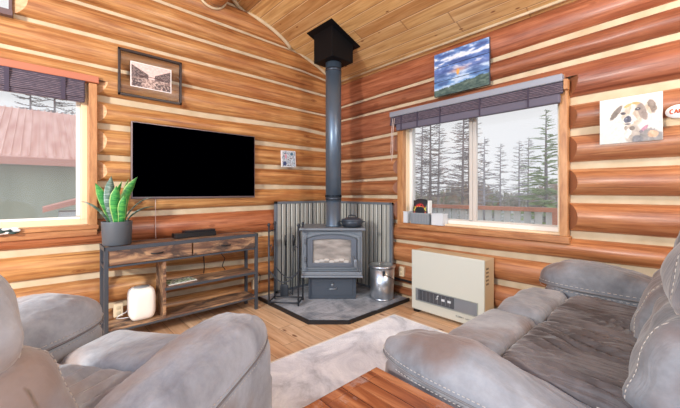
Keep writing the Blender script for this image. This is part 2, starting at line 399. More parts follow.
W1=(-4.05,-2.93,.93,2.245)                # window 1 rough opening (x0,x1,z0,z1)
W3=(-4.3,-3.435,2.635,3.30)               # high window over it
# chink lines of the TV wall, bottom to top
LL=[[( -4.6,.03),(0,.0)],[(-4.6,.27),(0,.2)],[(-4.6,.57),(-2.9,.535),(-1.37,.44),(0,.42)],[(-4.6,.81),(-2.9,.783),(-1.37,.755),(0,.74)],
 [(-4.6,1.05),(-2.9,1.058),(-1.08,1.08),(0,1.07)],[(-4.6,1.34),(0,1.33)],[(-4.6,1.575),(-1.4,1.578),(0,1.605)],[(-4.6,1.85),(-1.4,1.866),(0,1.867)],
 [(-4.6,2.11),(-2.0,2.095),(-.72,2.126),(0,2.08)],[(-4.6,2.392),(-.3,2.366),(0,2.36)],[(-4.6,2.62),(-1.4,2.658),(0,2.64)],[(-4.6,2.885),(-.7,2.9),(0,2.84)],
 [(-4.6,3.18),(0,3.12)],[(-4.6,3.42),(0,3.40)],[(-4.6,3.68),(0,3.68)],[(-4.6,3.95),(0,3.95)],[(-4.6,4.22),(0,4.22)],[(-4.6,4.5),(0,4.5)]]
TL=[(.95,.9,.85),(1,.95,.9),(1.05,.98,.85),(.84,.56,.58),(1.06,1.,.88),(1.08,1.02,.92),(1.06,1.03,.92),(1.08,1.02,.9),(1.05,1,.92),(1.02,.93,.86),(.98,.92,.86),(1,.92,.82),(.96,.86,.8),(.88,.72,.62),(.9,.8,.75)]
def topL(s,z):
    lim=(2.815-z)/.383 if z>2.815 else 0
    return min(s,lim)
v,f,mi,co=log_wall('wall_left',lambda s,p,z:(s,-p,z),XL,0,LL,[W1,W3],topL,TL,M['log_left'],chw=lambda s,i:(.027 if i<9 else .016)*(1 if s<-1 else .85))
# tint grows redder towards the corner: warmer light put into the colour
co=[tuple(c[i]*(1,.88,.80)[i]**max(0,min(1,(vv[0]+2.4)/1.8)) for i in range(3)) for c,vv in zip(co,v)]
core=[]
def coreL(x0,x1,z0,z1):
    core.append(prismp([(x0,z0),(x1,z0),(x1,z1),(x0,z1)],-.03,.16))
def gable(x0,x1,z0): core.append(prismp([(x0,z0),(x1,z0),(x1,ceil_z(x1)+.02),(x0,ceil_z(x0)+.02)],-.03,.16))
gable(W1[1],.0,0) if False else None
coreL(XL,W1[0],0,W1[3]); coreL(W1[0],W1[1],0,W1[2]); coreL(W1[1],0,0,W1[3])
gable(W3[1],0,W1[3]); coreL(XL,W3[1],W1[3],W3[2]); gable(XL,W3[0],W3[2]); gable(W3[0],W3[1],W3[3])
# pale rim where each log meets the sloping ceiling
def rimL():
    mb=MB(); pts=[]
    for ci in range(11,len(LL)-1):
        lo,hi=LL[ci],LL[ci+1]
        for i in range(15):
            vv=math.cos(PI*(1-i/14.)); z=None
            # solve for the point of the course on the ceiling line
            s=-1.
            for _ in range(8):
                l2=lerp_line(lo,s)+.02; h2=lerp_line(hi,s)-.02; z=l2+(h2-l2)*(vv+1)/2; s=min(0,(2.815-z)/.383)
            if s<XL or z<2.82: continue
            pts.append((s,-.03-.085*max(0,1-vv*vv)**.62-.006,z-.012))
    mb.tube(pts,.022,6); return mb
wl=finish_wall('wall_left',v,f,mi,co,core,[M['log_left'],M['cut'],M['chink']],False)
struct(rimL().build('chinking_rim',M['chink'],wl))

YB=-5.2
W2=(-2.885,-1.20,.87,2.20)               # window 2 rough opening (y0,y1,z0,z1)
LR=[[(YB,.02),(0,.0)],[(YB,.14),(0,.14)],[(YB,.41),(0,.4)],[(-3.4,.689),(-1.1,.668),(0,.66)],[(YB,.925),(-2.9,.915),(0,.9)],[(YB,1.213),(0,1.204)],
 [(-3.5,1.487),(-2.9,1.487),(-1.16,1.439),(0,1.42)],[(-3.5,1.765),(-2.9,1.765),(-1.16,1.712),(0,1.718)],[(-3.5,2.021),(-2.9,2.021),(-1.16,1.999),(0,1.965)],
 [(-3.5,2.348),(0,2.31)],[(-3.5,2.573),(-1.6,2.54),(0,2.505)],[(YB,2.88),(0,2.85)]]
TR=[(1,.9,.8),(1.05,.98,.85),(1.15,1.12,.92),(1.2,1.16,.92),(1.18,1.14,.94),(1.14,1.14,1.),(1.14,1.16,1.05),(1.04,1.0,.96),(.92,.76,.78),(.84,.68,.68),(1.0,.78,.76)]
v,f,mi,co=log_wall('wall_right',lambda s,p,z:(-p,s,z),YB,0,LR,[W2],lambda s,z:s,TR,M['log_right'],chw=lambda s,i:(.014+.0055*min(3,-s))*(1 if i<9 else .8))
core=[]
def coreR(y0,y1,z0,z1): core.append(boxp((-.03,y0,z0),(.16,y1,z1)))
coreR(YB,W2[0],0,2.86); coreR(W2[1],.16,0,2.86); coreR(W2[0],W2[1],0,W2[2]); coreR(W2[0],W2[1],W2[3],2.86)
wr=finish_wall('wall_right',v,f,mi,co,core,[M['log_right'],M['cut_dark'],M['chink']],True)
mb=MB().tube([(-.118,YB,2.848),(-.118,-.02,2.848)],.014,6); struct(mb.build('chinking_rim',M['chink'],wr))

# floor and ceiling
mb=MB().bb((-7,-6.5,-.1),(.16,.16,0)); struct(mb.build('floor',M['floor']))
mb=MB(); x0,x1=-3.9,.5; L=math.hypot(x1-x0,.383*(x1-x0)); ang=math.atan(.383)
mb.bb((-L,-6.2,0),(0,.3,.08)); o=mb.build('ceiling',M['ceiling']); struct(o)
o.location=(x1,0,ceil_z(x1)); o.rotation_euler=(0,ang,0)
# purlin carrying the ceiling
mb=MB(); pts=[(-1.925+.008*math.sin(i),.0-i*.25,3.395) for i in range(25)]
mb.tube(pts,.145,20); o=mb.build('roof_beam',M['log_left']); struct(o)
ca=o.data.color_attributes.new('tint','FLOAT_COLOR','POINT'); ca.data.foreach_set('color',[.95,.78,.66,1]*len(o.data.vertices))
mb=MB(); n_=24; mb.tube([(-1.925+.153*math.cos(a),-.115,3.395+.153*math.sin(a)) for a in [PI+i*PI/n_ for i in range(n_+1)]],.014,6); struct(mb.build('chinking_ring',M['chink'],o))

# ------------------------------------------------------------------ windows
w=bpy.data.objects.new('window_1',None); C.objects.link(w); struct(w)
def P(name,mb,m,parent,**k): return struct(mb.build(name,m,parent,**k))
X0,X1,Z0,Z1=W1
mb=MB(); mb.bb((-2.975,-.125,.985),(-2.915,.0,2.20)); mb.bb((-4.09,-.125,.985),(-4.03,.0,2.20)); P('side_casing',mb,M['casing'],w,bevel=.004)
mb=MB(); mb.bb((-4.1,-.14,2.205),(-2.905,.0,2.262)); P('head_casing',mb,mat('red_brown_casing',(184,112,84),.45),w,bevel=.005)
mb=MB(); mb.bb((-4.1,-.145,.955),(-2.905,.0,.99)); P('window_stool',mb,M['casing_h'],w,bevel=.006)
mb=MB(); mb.bb((-4.08,-.128,.90),(-2.915,.0,.955)); P('window_apron',mb,M['casing_h'],w,bevel=.004)
mb=MB()
for a,b,c,d in((-4.03,-2.975,.99,1.035),(-4.03,-2.975,2.16,2.21),(-3.02,-2.975,1.035,2.16),(-4.03,-3.97,1.035,2.16)): mb.bb((a,-.055,c),(b,.10,d))
P('jamb_frame',mb,M['jamb'],w,bevel=.004)
mb=MB()
for a,b,c,d in((-3.97,-3.02,1.035,1.055),(-3.97,-3.02,2.13,2.16),(-3.048,-3.02,1.065,2.13),(-3.97,-3.94,1.065,2.13)): mb.bb((a,.02,c),(b,.07,d))
P('sash',mb,M['white'],w,bevel=.003)
mb=MB(); mb.bb((-3.95,.04,1.05),(-3.05,.046,2.14)); P('window_pane',mb,M['glass'],w)
w=bpy.data.objects.new('window_3',None); C.objects.link(w); struct(w)
mb=MB(); mb.bb((-4.3,-.12,2.60),(-3.43,.0,2.645)); mb.bb((-3.455,-.06,2.645),(-3.435,.0,3.3)); P('frame',mb,mat('dark_window_frame',(104,84,84),.5),w,bevel=.003)
mb=MB(); mb.bb((-4.3,.04,2.64),(-3.44,.046,3.3)); P('window_pane',mb,M['glass'],w)
w=bpy.data.objects.new('window_2',None); C.objects.link(w); struct(w)
mb=MB(); mb.bb((-.118,-1.275,.905),(.0,-1.19,2.19)); mb.bb((-.118,-2.908,.905),(.0,-2.852,2.19)); P('side_casing',mb,M['casing'],w,bevel=.004)
mb=MB(); mb.bb((-.122,-2.922,.845),(.0,-1.19,.905)); P('window_apron',mb,M['casing_h'],w,bevel=.006)
mb=MB(); mb.bb((-.11,-2.89,2.19),(.0,-1.15,2.24)); P('head_casing',mb,M['casing_h'],w,bevel=.004)
mb=MB()
for a,b,c,d in((-2.852,-1.245,.905,.925),(-2.852,-1.245,2.12,2.19),(-1.28,-1.245,.925,2.12),(-2.852,-2.83,.925,2.12)): mb.bb((-.06,a,c),(.12,b,d))
P('jamb_frame',mb,M['jamb'],w,bevel=.004)
mb=MB()
for a,b,c,d in((-2.83,-1.28,.925,.965),(-2.83,-1.28,2.07,2.12),(-1.315,-1.28,.965,2.07),(-2.83,-2.81,.965,2.07)): mb.bb((.0,a,c),(.08,b,d))
P('sash',mb,M['white'],w,bevel=.004)
mb=MB()
for a,b,c,d in((-2.81,-2.095,.965,.98),(-2.81,-2.095,2.05,2.07),(-2.095,-2.058,.965,2.07),(-2.022,-1.315,.965,.978)): mb.bb((.01,a,c),(.05,b,d))
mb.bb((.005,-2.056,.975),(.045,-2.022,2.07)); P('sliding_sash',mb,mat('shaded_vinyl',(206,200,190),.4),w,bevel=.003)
mb=MB(); mb.bb((.03,-2.03,.97),(.036,-1.29,2.065)); P('window_pane',mb,M['glass'],w)
mb=MB(); mb.bb((.045,-2.815,.97),(.051,-2.08,2.065)); P('window_pane',mb,M['glass'],w)
mb=MB(); mb.bb((.0,-2.829,1.48),(.03,-2.812,1.58)); P('sash_latch',mb,M['grey_plastic'],w,bevel=.002)

# ------------------------------------------------------------------ shades
t=thing('woven_window_shade','dark woven shade rolled up at the top of the left window beside the television','blind',(-3.5,-.09,2.2))
mb=MB()
for k,(zt,yy) in enumerate(((0,-.05),(-.035,-.055),(-.07,-.062),(-.105,-.056))):
    mb.bb((-.58,yy,zt-.075),(.50,yy+.03,zt-.003))
mb.build('shade_fold',M['blind'],t,bevel=.01)
for xx in(-.42,.04,.36):
    MB().bb((xx-.013,-.068,-.18),(xx+.013,-.052,-.0)).build('ladder_tape',M['tape'],t)
MB().bb((-.58,-.05,-.006),(.50,.01,.003)).build('headrail',M['tape'],t)
t=thing('woven_window_shade','dark woven shade with grey headrail raised above the wide sliding window','blind',(-.17,-2.02,2.2))
MB().bb((-.02,-.868,-.035),(.05,.895,.028)).build('headrail',M['blind_rail'],t,bevel=.008)
mb=MB(); mb.bb((-.012,-.868,-.13),(.03,.89,-.036)); mb.bb((-.022,-.868,-.135),(.0,.89,-.10)); mb.build('shade_fold',M['blind'],t,bevel=.01)
mb=MB(); mb.bb((-.018,-.85,-.205),(.03,.80,-.132)); mb.build('bottom_fold',mat('grey_violet_fabric',(100,96,110),.85),t,bevel=.012)
for yy in(-.62,-.2,.22,.5,.72): MB().bb((-.026,yy-.006,-.20),(-.02,yy+.006,-.035)).build('ladder_tape',M['tape'],t)
MB().tube([(-.03,.835,-.06),(-.034,.85,-.25),(-.03,.862,-.45),(-.03,.85,-.56),(-.03,.835,-.45),(-.034,.83,-.25),(-.03,.81,-.06)],.004,6).build('pull_cord',M['cord'],t)
MB().bb((-.0,-.90,-.10),(.06,-.872,-.02)).build('end_bracket',M['casing'],t)
# ------------------------------------------------------------------ painted surfaces
def paint(name,w,h,fn,parent,nx=96,ny=72,y=0,kind=None):
    """vertical picture in local XZ facing -Y, centre at origin; fn(u,v)->srgb, v from the top"""
    vs=[(-w/2+w*i/nx,y,h/2-h*j/ny) for j in range(ny+1) for i in range(nx+1)]
    fs=[(j*(nx+1)+i,(j+1)*(nx+1)+i,(j+1)*(nx+1)+i+1,j*(nx+1)+i+1) for j in range(ny) for i in range(nx)]
    me=bpy.data.meshes.new(name); me.from_pydata(vs,[],fs); me.materials.append(M['paint'])
    ca=me.color_attributes.new('Col','FLOAT_COLOR','POINT'); flat=[]
    for j in range(ny+1):
        for i in range(nx+1): flat+=list(sl(fn(i/nx,j/ny)))
    ca.data.foreach_set('color',flat)
    o=bpy.data.objects.new(name,me); C.objects.link(o); o.parent=parent; return o
def nz(x,y,s=0): return noise.fractal(Vector((x,y,s)),.8,2.,4)
def mixc(a,b,t): t=max(0,min(1,t)); return tuple(a[i]+(b[i]-a[i])*t for i in range(3))
def ell(u,v,cx,cy,rx,ry,an=0):
    a=math.radians(an); dx,dy=u-cx,v-cy; x=dx*math.cos(a)+dy*math.sin(a); y=-dx*math.sin(a)+dy*math.cos(a)
    return 1-math.hypot(x/rx,y/ry)
def sunset(u,v):
    n1=nz(u*3,v*8,1); n2=nz(u*9+3,v*20,2)
    if v<.5:
        c=mixc((104,140,196),(92,122,190),v*1.6); c=mixc(c,(222,230,244),(n1*1.9+n2*.5+.16-abs(v-.18)*1.2)*1.5); c=mixc(c,(70,92,150),(-n1-.12)*2.5)
        c=mixc(c,(120,112,150),(v-.36)*4*(n1+.6))
    else:
        c=mixc((104,126,178),(104,152,204),(v-.5)*4); c=mixc(c,(186,208,232),(n1*1.6+n2*.4)*1.5); c=mixc(c,(72,100,150),(-n1-.12)*2.5)
    g=ell(u,v,.47,.50,.22,.06); c=mixc(c,(190,140,130),g*1.0)
    g=ell(u,v,.46,.54,.035,.09); c=mixc(c,(236,166,74),g*2)
    if v>.86-.14*u-.0+.03*n2: c=mixc((62,84,80),(96,116,104),n2+.4)
    return tuple(max(0,min(255,q+n2*14)) for q in c)
def dog(u,v):
    n2=nz(u*16,v*12,3); n1=nz(u*5,v*5,9)
    c=mixc((232,224,216),(206,210,204),v+n1*.3)
    def blob(cx,cy,rx,ry,an,col,soft=6):
        nonlocal c; c=mixc(c,col,(ell(u,v,cx,cy,rx,ry,an)+n2*.22)*soft*.9)
    blob(.80,.92,.24,.20,20,(140,138,136)); blob(.86,.86,.09,.08,0,(206,168,140)); blob(.55,.84,.13,.26,0,(176,168,158)); blob(.48,.8,.05,.12,10,(232,226,216)); blob(.62,.95,.1,.1,0,(120,122,126))
    blob(.55,.42,.20,.26,8,(196,180,162)); blob(.28,.33,.055,.19,32,(122,114,106)); blob(.84,.28,.075,.16,-12,(136,124,114)); blob(.79,.33,.03,.13,-20,(206,182,160))
    blob(.70,.36,.07,.22,-15,(148,136,128)); blob(.55,.26,.035,.16,6,(238,226,206)); blob(.47,.2,.08,.03,-30,(206,170,110),8); blob(.60,.17,.07,.03,10,(202,164,110),8)
    blob(.50,.50,.12,.11,0,(226,220,210)); blob(.47,.50,.065,.085,0,(92,94,108),8); blob(.45,.48,.02,.02,0,(150,150,165),8)
    blob(.395,.36,.045,.035,10,(90,88,92),8); blob(.63,.30,.05,.035,-10,(84,82,88),8); blob(.635,.295,.015,.012,0,(190,190,190),8)
    blob(.47,.60,.05,.02,0,(110,110,116),8); blob(.73,.73,.10,.035,-48,(178,132,150),8); blob(.68,.79,.03,.03,0,(110,104,112),8); blob(.54,.70,.05,.05,30,(120,112,104)); blob(.44,.68,.03,.05,0,(150,140,128))
    return tuple(max(0,min(255,q+n2*(34 if (ell(u,v,.6,.6,.42,.6)>0) else 8)*.7)) for q in c)
def canal(u,v):
    if u<.025 or u>.975 or v<.035 or v>.965: return (240,232,226)
    n=nz(u*18,v*14,5); sky=.5+.0*u
    left=.62-1.0*u; c=(226,196,188)
    # buildings both sides receding to the middle
    lb=u<.42 and v>.10+.75*u and v<.62; rb=u>.58 and v>.10+.75*(1-u) and v<.62
    if lb or rb:
        c=mixc((150,130,126),(66,54,54),.5+n+.3*math.sin(u*90)*math.sin(v*60))
    if v>=.5 and abs(u-.5)<.30 and v<.56+.10*(1-((u-.5)/.3)**2)*-1+.06 and v>.50-.05*(1-((u-.5)/.3)**2): c=(84,62,60)
    if v>=.6:
        c=mixc((214,190,178),(120,98,92),.35+n*1.6+abs(u-.5)*1.2)
        if v>.72 and abs(u-.78)<.2: c=mixc(c,(70,58,58),.5+n)
        if v>.66 and u<.26: c=mixc(c,(64,54,56),.6+n)
    return tuple(max(0,min(255,q+n*20)) for q in c)
def tilepic(u,v):
    n=nz(u*9,v*9,8); n2=nz(u*14,v*14,18)
    c=mixc((214,218,220),(150,172,186),n*2+.3); c=mixc(c,(90,60,70),(n2-.25)*6); 
    c=mixc(c,(60,70,110),ell(u,v,.22,.78,.14,.14)*6); c=mixc(c,(70,110,130),ell(u,v,.72,.2,.12,.1)*6); c=mixc(c,(220,150,160),ell(u,v,.3,.35,.08,.16)*5)
    if u<.05 or u>.95 or v<.05 or v>.95: c=(226,226,226)
    return c

# wall things: loc on wall; rz=0 faces -Y (TV wall); rz=-90deg faces -X (window wall)
RW=-PI/2
t=thing('framed_print','black framed sepia print of a canal bridge above the television','picture',(-2.499,-.112,2.357))
mb=MB(); w_,h_=.535,.425
for a,b,c,d in((-w_/2,w_/2,h_/2-.022,h_/2),(-w_/2,w_/2,-h_/2,-h_/2+.022),(-w_/2,-w_/2+.02,-h_/2,h_/2),(w_/2-.02,w_/2,-h_/2,h_/2)): mb.bb((a,-.014,c),(b,.010,d))
mb.build('frame',mat('black_brown_frame',(46,34,32),.4),t,bevel=.003)
MB().bb((-w_/2+.02,-.001,-h_/2+.022),(w_/2-.02,.002,h_/2-.022)).build('glass_pane',M['clear'],t)
o=paint('print',.345,.232,canal,t,110,80,y=-.004); o.location=(.0,0,.0)
o=MB().bb((-.1725,-.0035,-.116),(.1725,-.0015,.116)).build('print_backing',M['paper'],t)
t=thing('small_picture_tile','small square picture tile on the logs left of the stovepipe','picture',(-.955,-.118,1.69),0)
MB().bb((-.108,-.0,-.105),(.108,.014,.105)).build('backing',M['ceramic'],t,bevel=.003)
paint('picture',.212,.206,tilepic,t,40,40,y=-.002)
for ch in t.children: pass
t.rotation_euler=(0,math.radians(-2),0)
t=thing('sunset_painting','blue lake sunset painted on boards, hung above the window shade','painting',(-.125,-1.99,2.527),RW)
mb=MB()
for k in range(3): mb.bb((-.295,.0,-.228+.1535*k),(.295,.028,-.228+.1535*k+.1495))
mb.build('board',mat('painted_board_edge',(60,64,76),.6),t,bevel=.002)
for k in range(3):
    z0=.228-.1535*k; o=paint('painted_face',.588,.148,lambda u,v,k=k:sunset(u,(k+v)/3),t,90,24,y=-.0015); o.location=(0,0,z0-.0765)
t=thing('dog_portrait','white canvas portrait of a spotted hound with a pink collar','painting',(-.12,-3.288,1.80),RW)
MB().bb((-.172,.0,-.168),(.172,.022,.168)).build('canvas',mat('canvas_edge',(214,206,198),.7),t,bevel=.002)
paint('painted_face',.342,.335,dog,t,110,96,y=-.0015)
t=thing('wall_plaque','small round white plaque with orange lettering right of the dog portrait','plaque',(-.125,-3.535,1.812),RW)
MB().lathe([(.0,0),(.062,0),(.064,.004),(.062,.010),(.0,.010)],n=32,M=Matrix.Rotation(PI/2,4,'X')@Matrix.Scale(.72,4,(0,1,0))).build('disc',M['ceramic'],t)
mb=MB()   # lettering strokes
def strokes(mb,txt,x0,y0,hh,y,r):
    G={'C':[(1,1,.2,1),(.2,1,0,.5),(0,.5,.2,0),(.2,0,1,0)],'A':[(0,0,.5,1),(.5,1,1,0),(.2,.4,.8,.4)],'M':[(0,0,0,1),(0,1,.5,.4),(.5,.4,1,1),(1,1,1,0)],'P':[(0,0,0,1),(0,1,1,.8),(1,.8,0,.5)],
       'R':[(0,0,0,1),(0,1,1,.8),(1,.8,0,.5),(.2,.5,1,0)],'I':[(.5,0,.5,1)],'N':[(0,0,0,1),(0,1,1,0),(1,0,1,1)],'E':[(0,0,0,1),(0,1,1,1),(0,.5,.8,.5),(0,0,1,0)],'S':[(1,1,.1,.85),(.1,.85,.9,.35),(.9,.35,0,0)],'G':[(1,.9,.2,1),(.2,1,0,.5),(0,.5,.3,0),(.3,0,1,.1),(1,.1,1,.5),(1,.5,.6,.5)],
       'Y':[(0,1,.5,.5),(1,1,.5,.5),(.5,.5,.5,0)],'V':[(0,1,.5,0),(.5,0,1,1)],'O':[(0,.5,.5,1),(.5,1,1,.5),(1,.5,.5,0),(.5,0,0,.5)]}
    x=x0
    for ch in txt:
        for a,b,c,d in G.get(ch,[]): mb.tube([(x+a*hh*.6,y,y0+b*hh),(x+c*hh*.6,y,y0+d*hh)],r,4)
        x+=hh*.85
strokes(mb,'CAMP',-.04,-.012,.026,-.012,.0035); mb.build('lettering',mat('orange_lettering',(206,96,60),.5),t)

# television
t=thing('television','black flat television mounted on the log wall above the console','television',(-2.052,-.105,1.563))
MB().bb((-.617,-.035,-.356),(.617,.0,.356)).build('casing',M['tv_bezel'],t,bevel=.004)
MB().bb((-.606,-.038,-.338),(.606,-.034,.346)).build('screen',M['tv_screen'],t)
MB().bb((-.2,.0,-.15),(.2,.012,.15)).build('wall_bracket',M['black_plastic'],t)
t=MB().tube([(-2.467,-.115,1.21),(-2.468,-.122,1.05),(-2.466,-.118,.90),(-2.466,-.13,.826)],.003,6).build('television_cable',M['cord']); tag(t,'thin pale cable hanging from the television down to the console','cable')

# ------------------------------------------------------------------ wood stove corner
SRZ=math.radians(-42.65)
t=thing('hearth_pad','grey slate tiled hearth pad with black edge under the wood stove','hearth',(0,0,0))
poly=[(-1.37,-.12),(-1.37,-1.095),(-1.09,-1.35),(-.12,-1.35),(-.12,-.12)]
def slab(poly,z0,z1):
    n_=len(poly); mb=MB(); mb.add([(x,y,z0) for x,y in poly]+[(x,y,z1) for x,y in poly],[tuple(range(n_-1,-1,-1)),tuple(range(n_,2*n_))][::1]+[(i,(i+1)%n_,(i+1)%n_+n_,i+n_) for i in range(n_)]); return mb
slab([(x,y) for x,y in poly],.0,.032).build('tile_top',M['tile'],t)
mb=MB(); e=[(-1.37,-.12),(-1.37,-1.095),(-1.09,-1.35),(-.12,-1.35)]
eo=[(-1.39,-.12),(-1.39,-1.105),(-1.10,-1.37),(-.12,-1.37)]
for i in range(3):
    q=[e[i],e[i+1],eo[i+1],eo[i]]; mb.add([(x,y,0) for x,y in q]+[(x,y,.036) for x,y in q],[(0,3,2,1),(4,5,6,7),(0,1,5,4),(1,2,6,5),(2,3,7,6),(3,0,4,7)])
mb.build('edging',M['black_metal'],t)

t=thing('heat_shield','corrugated metal heat shield panel in a grey frame on the window wall behind the stove','heat shield',(-.135,-.62,.034),RW,group='heat shield panels')
t2=thing('heat_shield','corrugated metal heat shield panel in a grey frame beside the fire tools','heat shield',(-.66,-.135,.034),0,group='heat shield panels')
def shield(t,x0,x1,H_):
    mb=MB(); nn=int((x1-x0)/.006); vs=[];fs=[]
    for i in range(nn+1):
        x=x0+(x1-x0)*i/nn; y=.004-.022*min(1,2.6*abs(math.sin(PI*x/.070))**1.2-.0)
        vs+=[(x,y,.02),(x,y,H_-.02)]
    for i in range(nn): fs.append((2*i,2*i+2,2*i+3,2*i+1))
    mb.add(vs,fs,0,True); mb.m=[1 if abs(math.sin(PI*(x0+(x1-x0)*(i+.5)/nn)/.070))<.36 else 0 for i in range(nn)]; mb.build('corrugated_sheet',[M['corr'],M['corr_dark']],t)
    mb=MB(); 
    for a,b,c,d in((x0,x1,H_-.03,H_),(x0,x1,0,.03),(x0,x0+.035,0,H_),(x1-.035,x1,0,H_)): mb.bb((a,-.022,c),(b,.012,d))
    mb.build('frame',M['frame_metal'],t,bevel=.002)
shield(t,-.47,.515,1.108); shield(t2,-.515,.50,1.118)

st=thing('wood_stove','dark grey cast iron wood stove with glazed door on the slate hearth','stove',(-.685,-.656,.05),SRZ)
S=M['stove']
mb=MB(); mb.bb((-.375,-.285,.785),(.375,.235,.815)); mb.build('top_plate',S,st,bevel=.012,seg=3)
mb=MB(); mb.bb((-.345,-.225,.27),(.345,.215,.785)); mb.build('firebox',S,st,bevel=.01)
mb=MB(); mb.bb((-.275,-.165,-.016),(.275,.20,.27)); ped=mb.build('pedestal',mat('pedestal_iron',(68,76,86),.5,.15),st,bevel=.004)
mb=MB(); mb.bb((-.235,-.172,.03),(.235,-.164,.235)); dr=mb.build('ash_drawer',mat('ash_drawer_iron',(72,80,90),.5,.15),ped,bevel=.004)
mb=MB(); mb.tube([(-.05,-.172,.115),(-.05,-.192,.108),(.05,-.192,.108),(.05,-.172,.115)],.0045,8); mb.build('drawer_handle',M['galv'],ped)
MB().lathe([(0,0),(.013,.002),(.015,.006),(.0,.008)],n=16,M=Matrix.Translation((0,-.172,.155))@Matrix.Rotation(PI/2,4,'X')@Matrix.Scale(1.5,4,(0,1,0))).build('emblem',M['galv'],ped)
mb=MB(); mb.bb((-.345,-.30,.262),(.345,-.2,.285)); mb.bb((-.335,-.29,.285),(.335,-.225,.325)); mb.build('ash_lip',mat('worn_grey_iron',(128,136,144),.4,.3),st,bevel=.006)
# front face plate and arched door
def arch(w0,w1,z0,z1,rise,n_=18):
    pts=[(-w0,z0),(w0,z0)]
    for i in range(n_+1):
        a=i/n_*2-1; pts.append((-w1*a,z1-rise*abs(a)**2.4))
    return pts
def ring(outer,inner,y0,y1):
    n_=len(outer); vs=[(x,y0,z) for x,z in outer]+[(x,y0,z) for x,z in inner]+[(x,y1,z) for x,z in outer]+[(x,y1,z) for x,z in inner]; fs=[]
    for i in range(n_):
        j=(i+1)%n_; fs+= [(i,j,n_+j,n_+i),(2*n_+j,2*n_+i,3*n_+i,3*n_+j),(j,i,2*n_+i,2*n_+j),(n_+i,n_+j,3*n_+j,3*n_+i)]
    return MB().add(vs,fs)
ring(arch(.315,.315,.345,.77,.05),arch(.285,.285,.37,.745,.05),-.245,-.22).build('door_surround',S,st,bevel=.004)
door=ring(arch(.278,.278,.375,.735,.045),arch(.215,.215,.42,.69,.012),-.268,-.232).build('door',mat('door_iron',(98,106,116),.42,.25),st,bevel=.006)
MB().bb((-.222,-.246,.412),(.222,-.238,.70)).build('door_glass',M['fireglass'],door)
mb=MB()
for i in range(7):
    x=-.17+.055*i; mb.pillow((x,-.2475,.433+.01*(i%3)),(.06,.006,.03),3,4)
mb.build('ash_line',mat('white_ash',(190,186,180),.9),door)
mb=MB(); mb.tube([(.235,-.275,.50),(.262,-.30,.42),(.292,-.315,.335)],.010,10); mb.pillow((.262,-.303,.42),(.045,.03,.11),3,6,M=None); mb.build('door_handle',mat('grey_handle',(120,128,136),.35,.4),door)
for z in(.46,.66): MB().tube([(-.30,-.262,z-.03),(-.30,-.262,z+.03)],.010,10).build('hinge',S,door)

pz=.865
t=thing('stovepipe','dark steel stovepipe rising from the wood stove to the ceiling box','pipe',(-.711,-.701,.862))
MB().lathe([(.0,0),(.098,0),(.098,.02),(.088,.03),(.088,.33),(.0,.33)],n=32).build('flue_collar',M['pipe'],t)
MB().lathe([(.0,.30),(.093,.30),(.093,1.936),(.0,1.936)],n=40).build('pipe_section',M['pipe'],t)
MB().lathe([(.0,.315),(.0955,.315),(.0955,.345),(.0,.345)],n=40).build('joint_band',mat('pipe_band',(70,78,88),.4,.6),t)
MB().lathe([(.0,1.83),(.0960,1.83),(.0960,1.87),(.0,1.87)],n=40).build('joint_band',mat('pipe_band',(70,78,88),.4,.6),t)
mb=MB()
for i in range(36):
    a=2*PI*i/36; mb.box((.0955*math.cos(a),.0955*math.sin(a),.36),(.004,.006,.02),M=None)
mb.build('vent_slots',M['box_black'],t)
t=thing('chimney_box','flat black square support box where the stovepipe meets the ceiling','chimney box',(-.711,-.701,2.80))
mb=MB(); mb.add([(sx*.165,sy*.165,0) for sx,sy in((-1,-1),(1,-1),(1,1),(-1,1))]+[(sx*.165,sy*.165,ceil_z(-.711+sx*.165)-2.80-.004) for sx,sy in((-1,-1),(1,-1),(1,1),(-1,1))],[(3,2,1,0),(4,5,6,7),(0,1,5,4),(1,2,6,5),(2,3,7,6),(3,0,4,7)]); mb.build('box',M['box_black'],t,bevel=.003)
mb=MB(); r=.225; q=[(-r,-r),(r,-r),(r,r),(-r,r)]; mb.add([(x,y,ceil_z(-.711+x)-2.80-.012) for x,y in q]+[(x,y,ceil_z(-.711+x)-2.80-.003) for x,y in q],[(3,2,1,0),(4,5,6,7),(0,1,5,4),(1,2,6,5),(2,3,7,6),(3,0,4,7)]); mb.build('trim_plate',M['box_black'],t)

# cast iron pot on the stove
t=thing('cast_iron_pot','dark cast iron pot with domed lid on the stove top','pot',(-.620,-.925,.866),SRZ)
MB().lathe([(.0,0),(.105,0),(.128,.012),(.136,.045),(.138,.075),(.13,.082),(.0,.082)],n=36).build('body',mat('pot_iron',(52,60,70),.4,.3),t)
lid=MB().lathe([(.139,.078),(.142,.086),(.12,.10),(.06,.115),(.0,.118)],n=36).build('lid',mat('lid_iron',(66,76,88),.4,.3),t)
mb=MB(); mb.tube([(-.05,0,.112),(-.045,0,.136),(.0,0,.142),(.045,0,.136),(.05,0,.112)],.007,8); mb.build('lid_handle',M['iron'],lid)
for sx in(-1,1): MB().tube([(sx*.132,-.03,.06),(sx*.16,-.025,.066),(sx*.16,.025,.066),(sx*.132,.03,.06)],.006,8).build('side_handle',M['iron'],t)
t.scale=(.9,.9,.95)

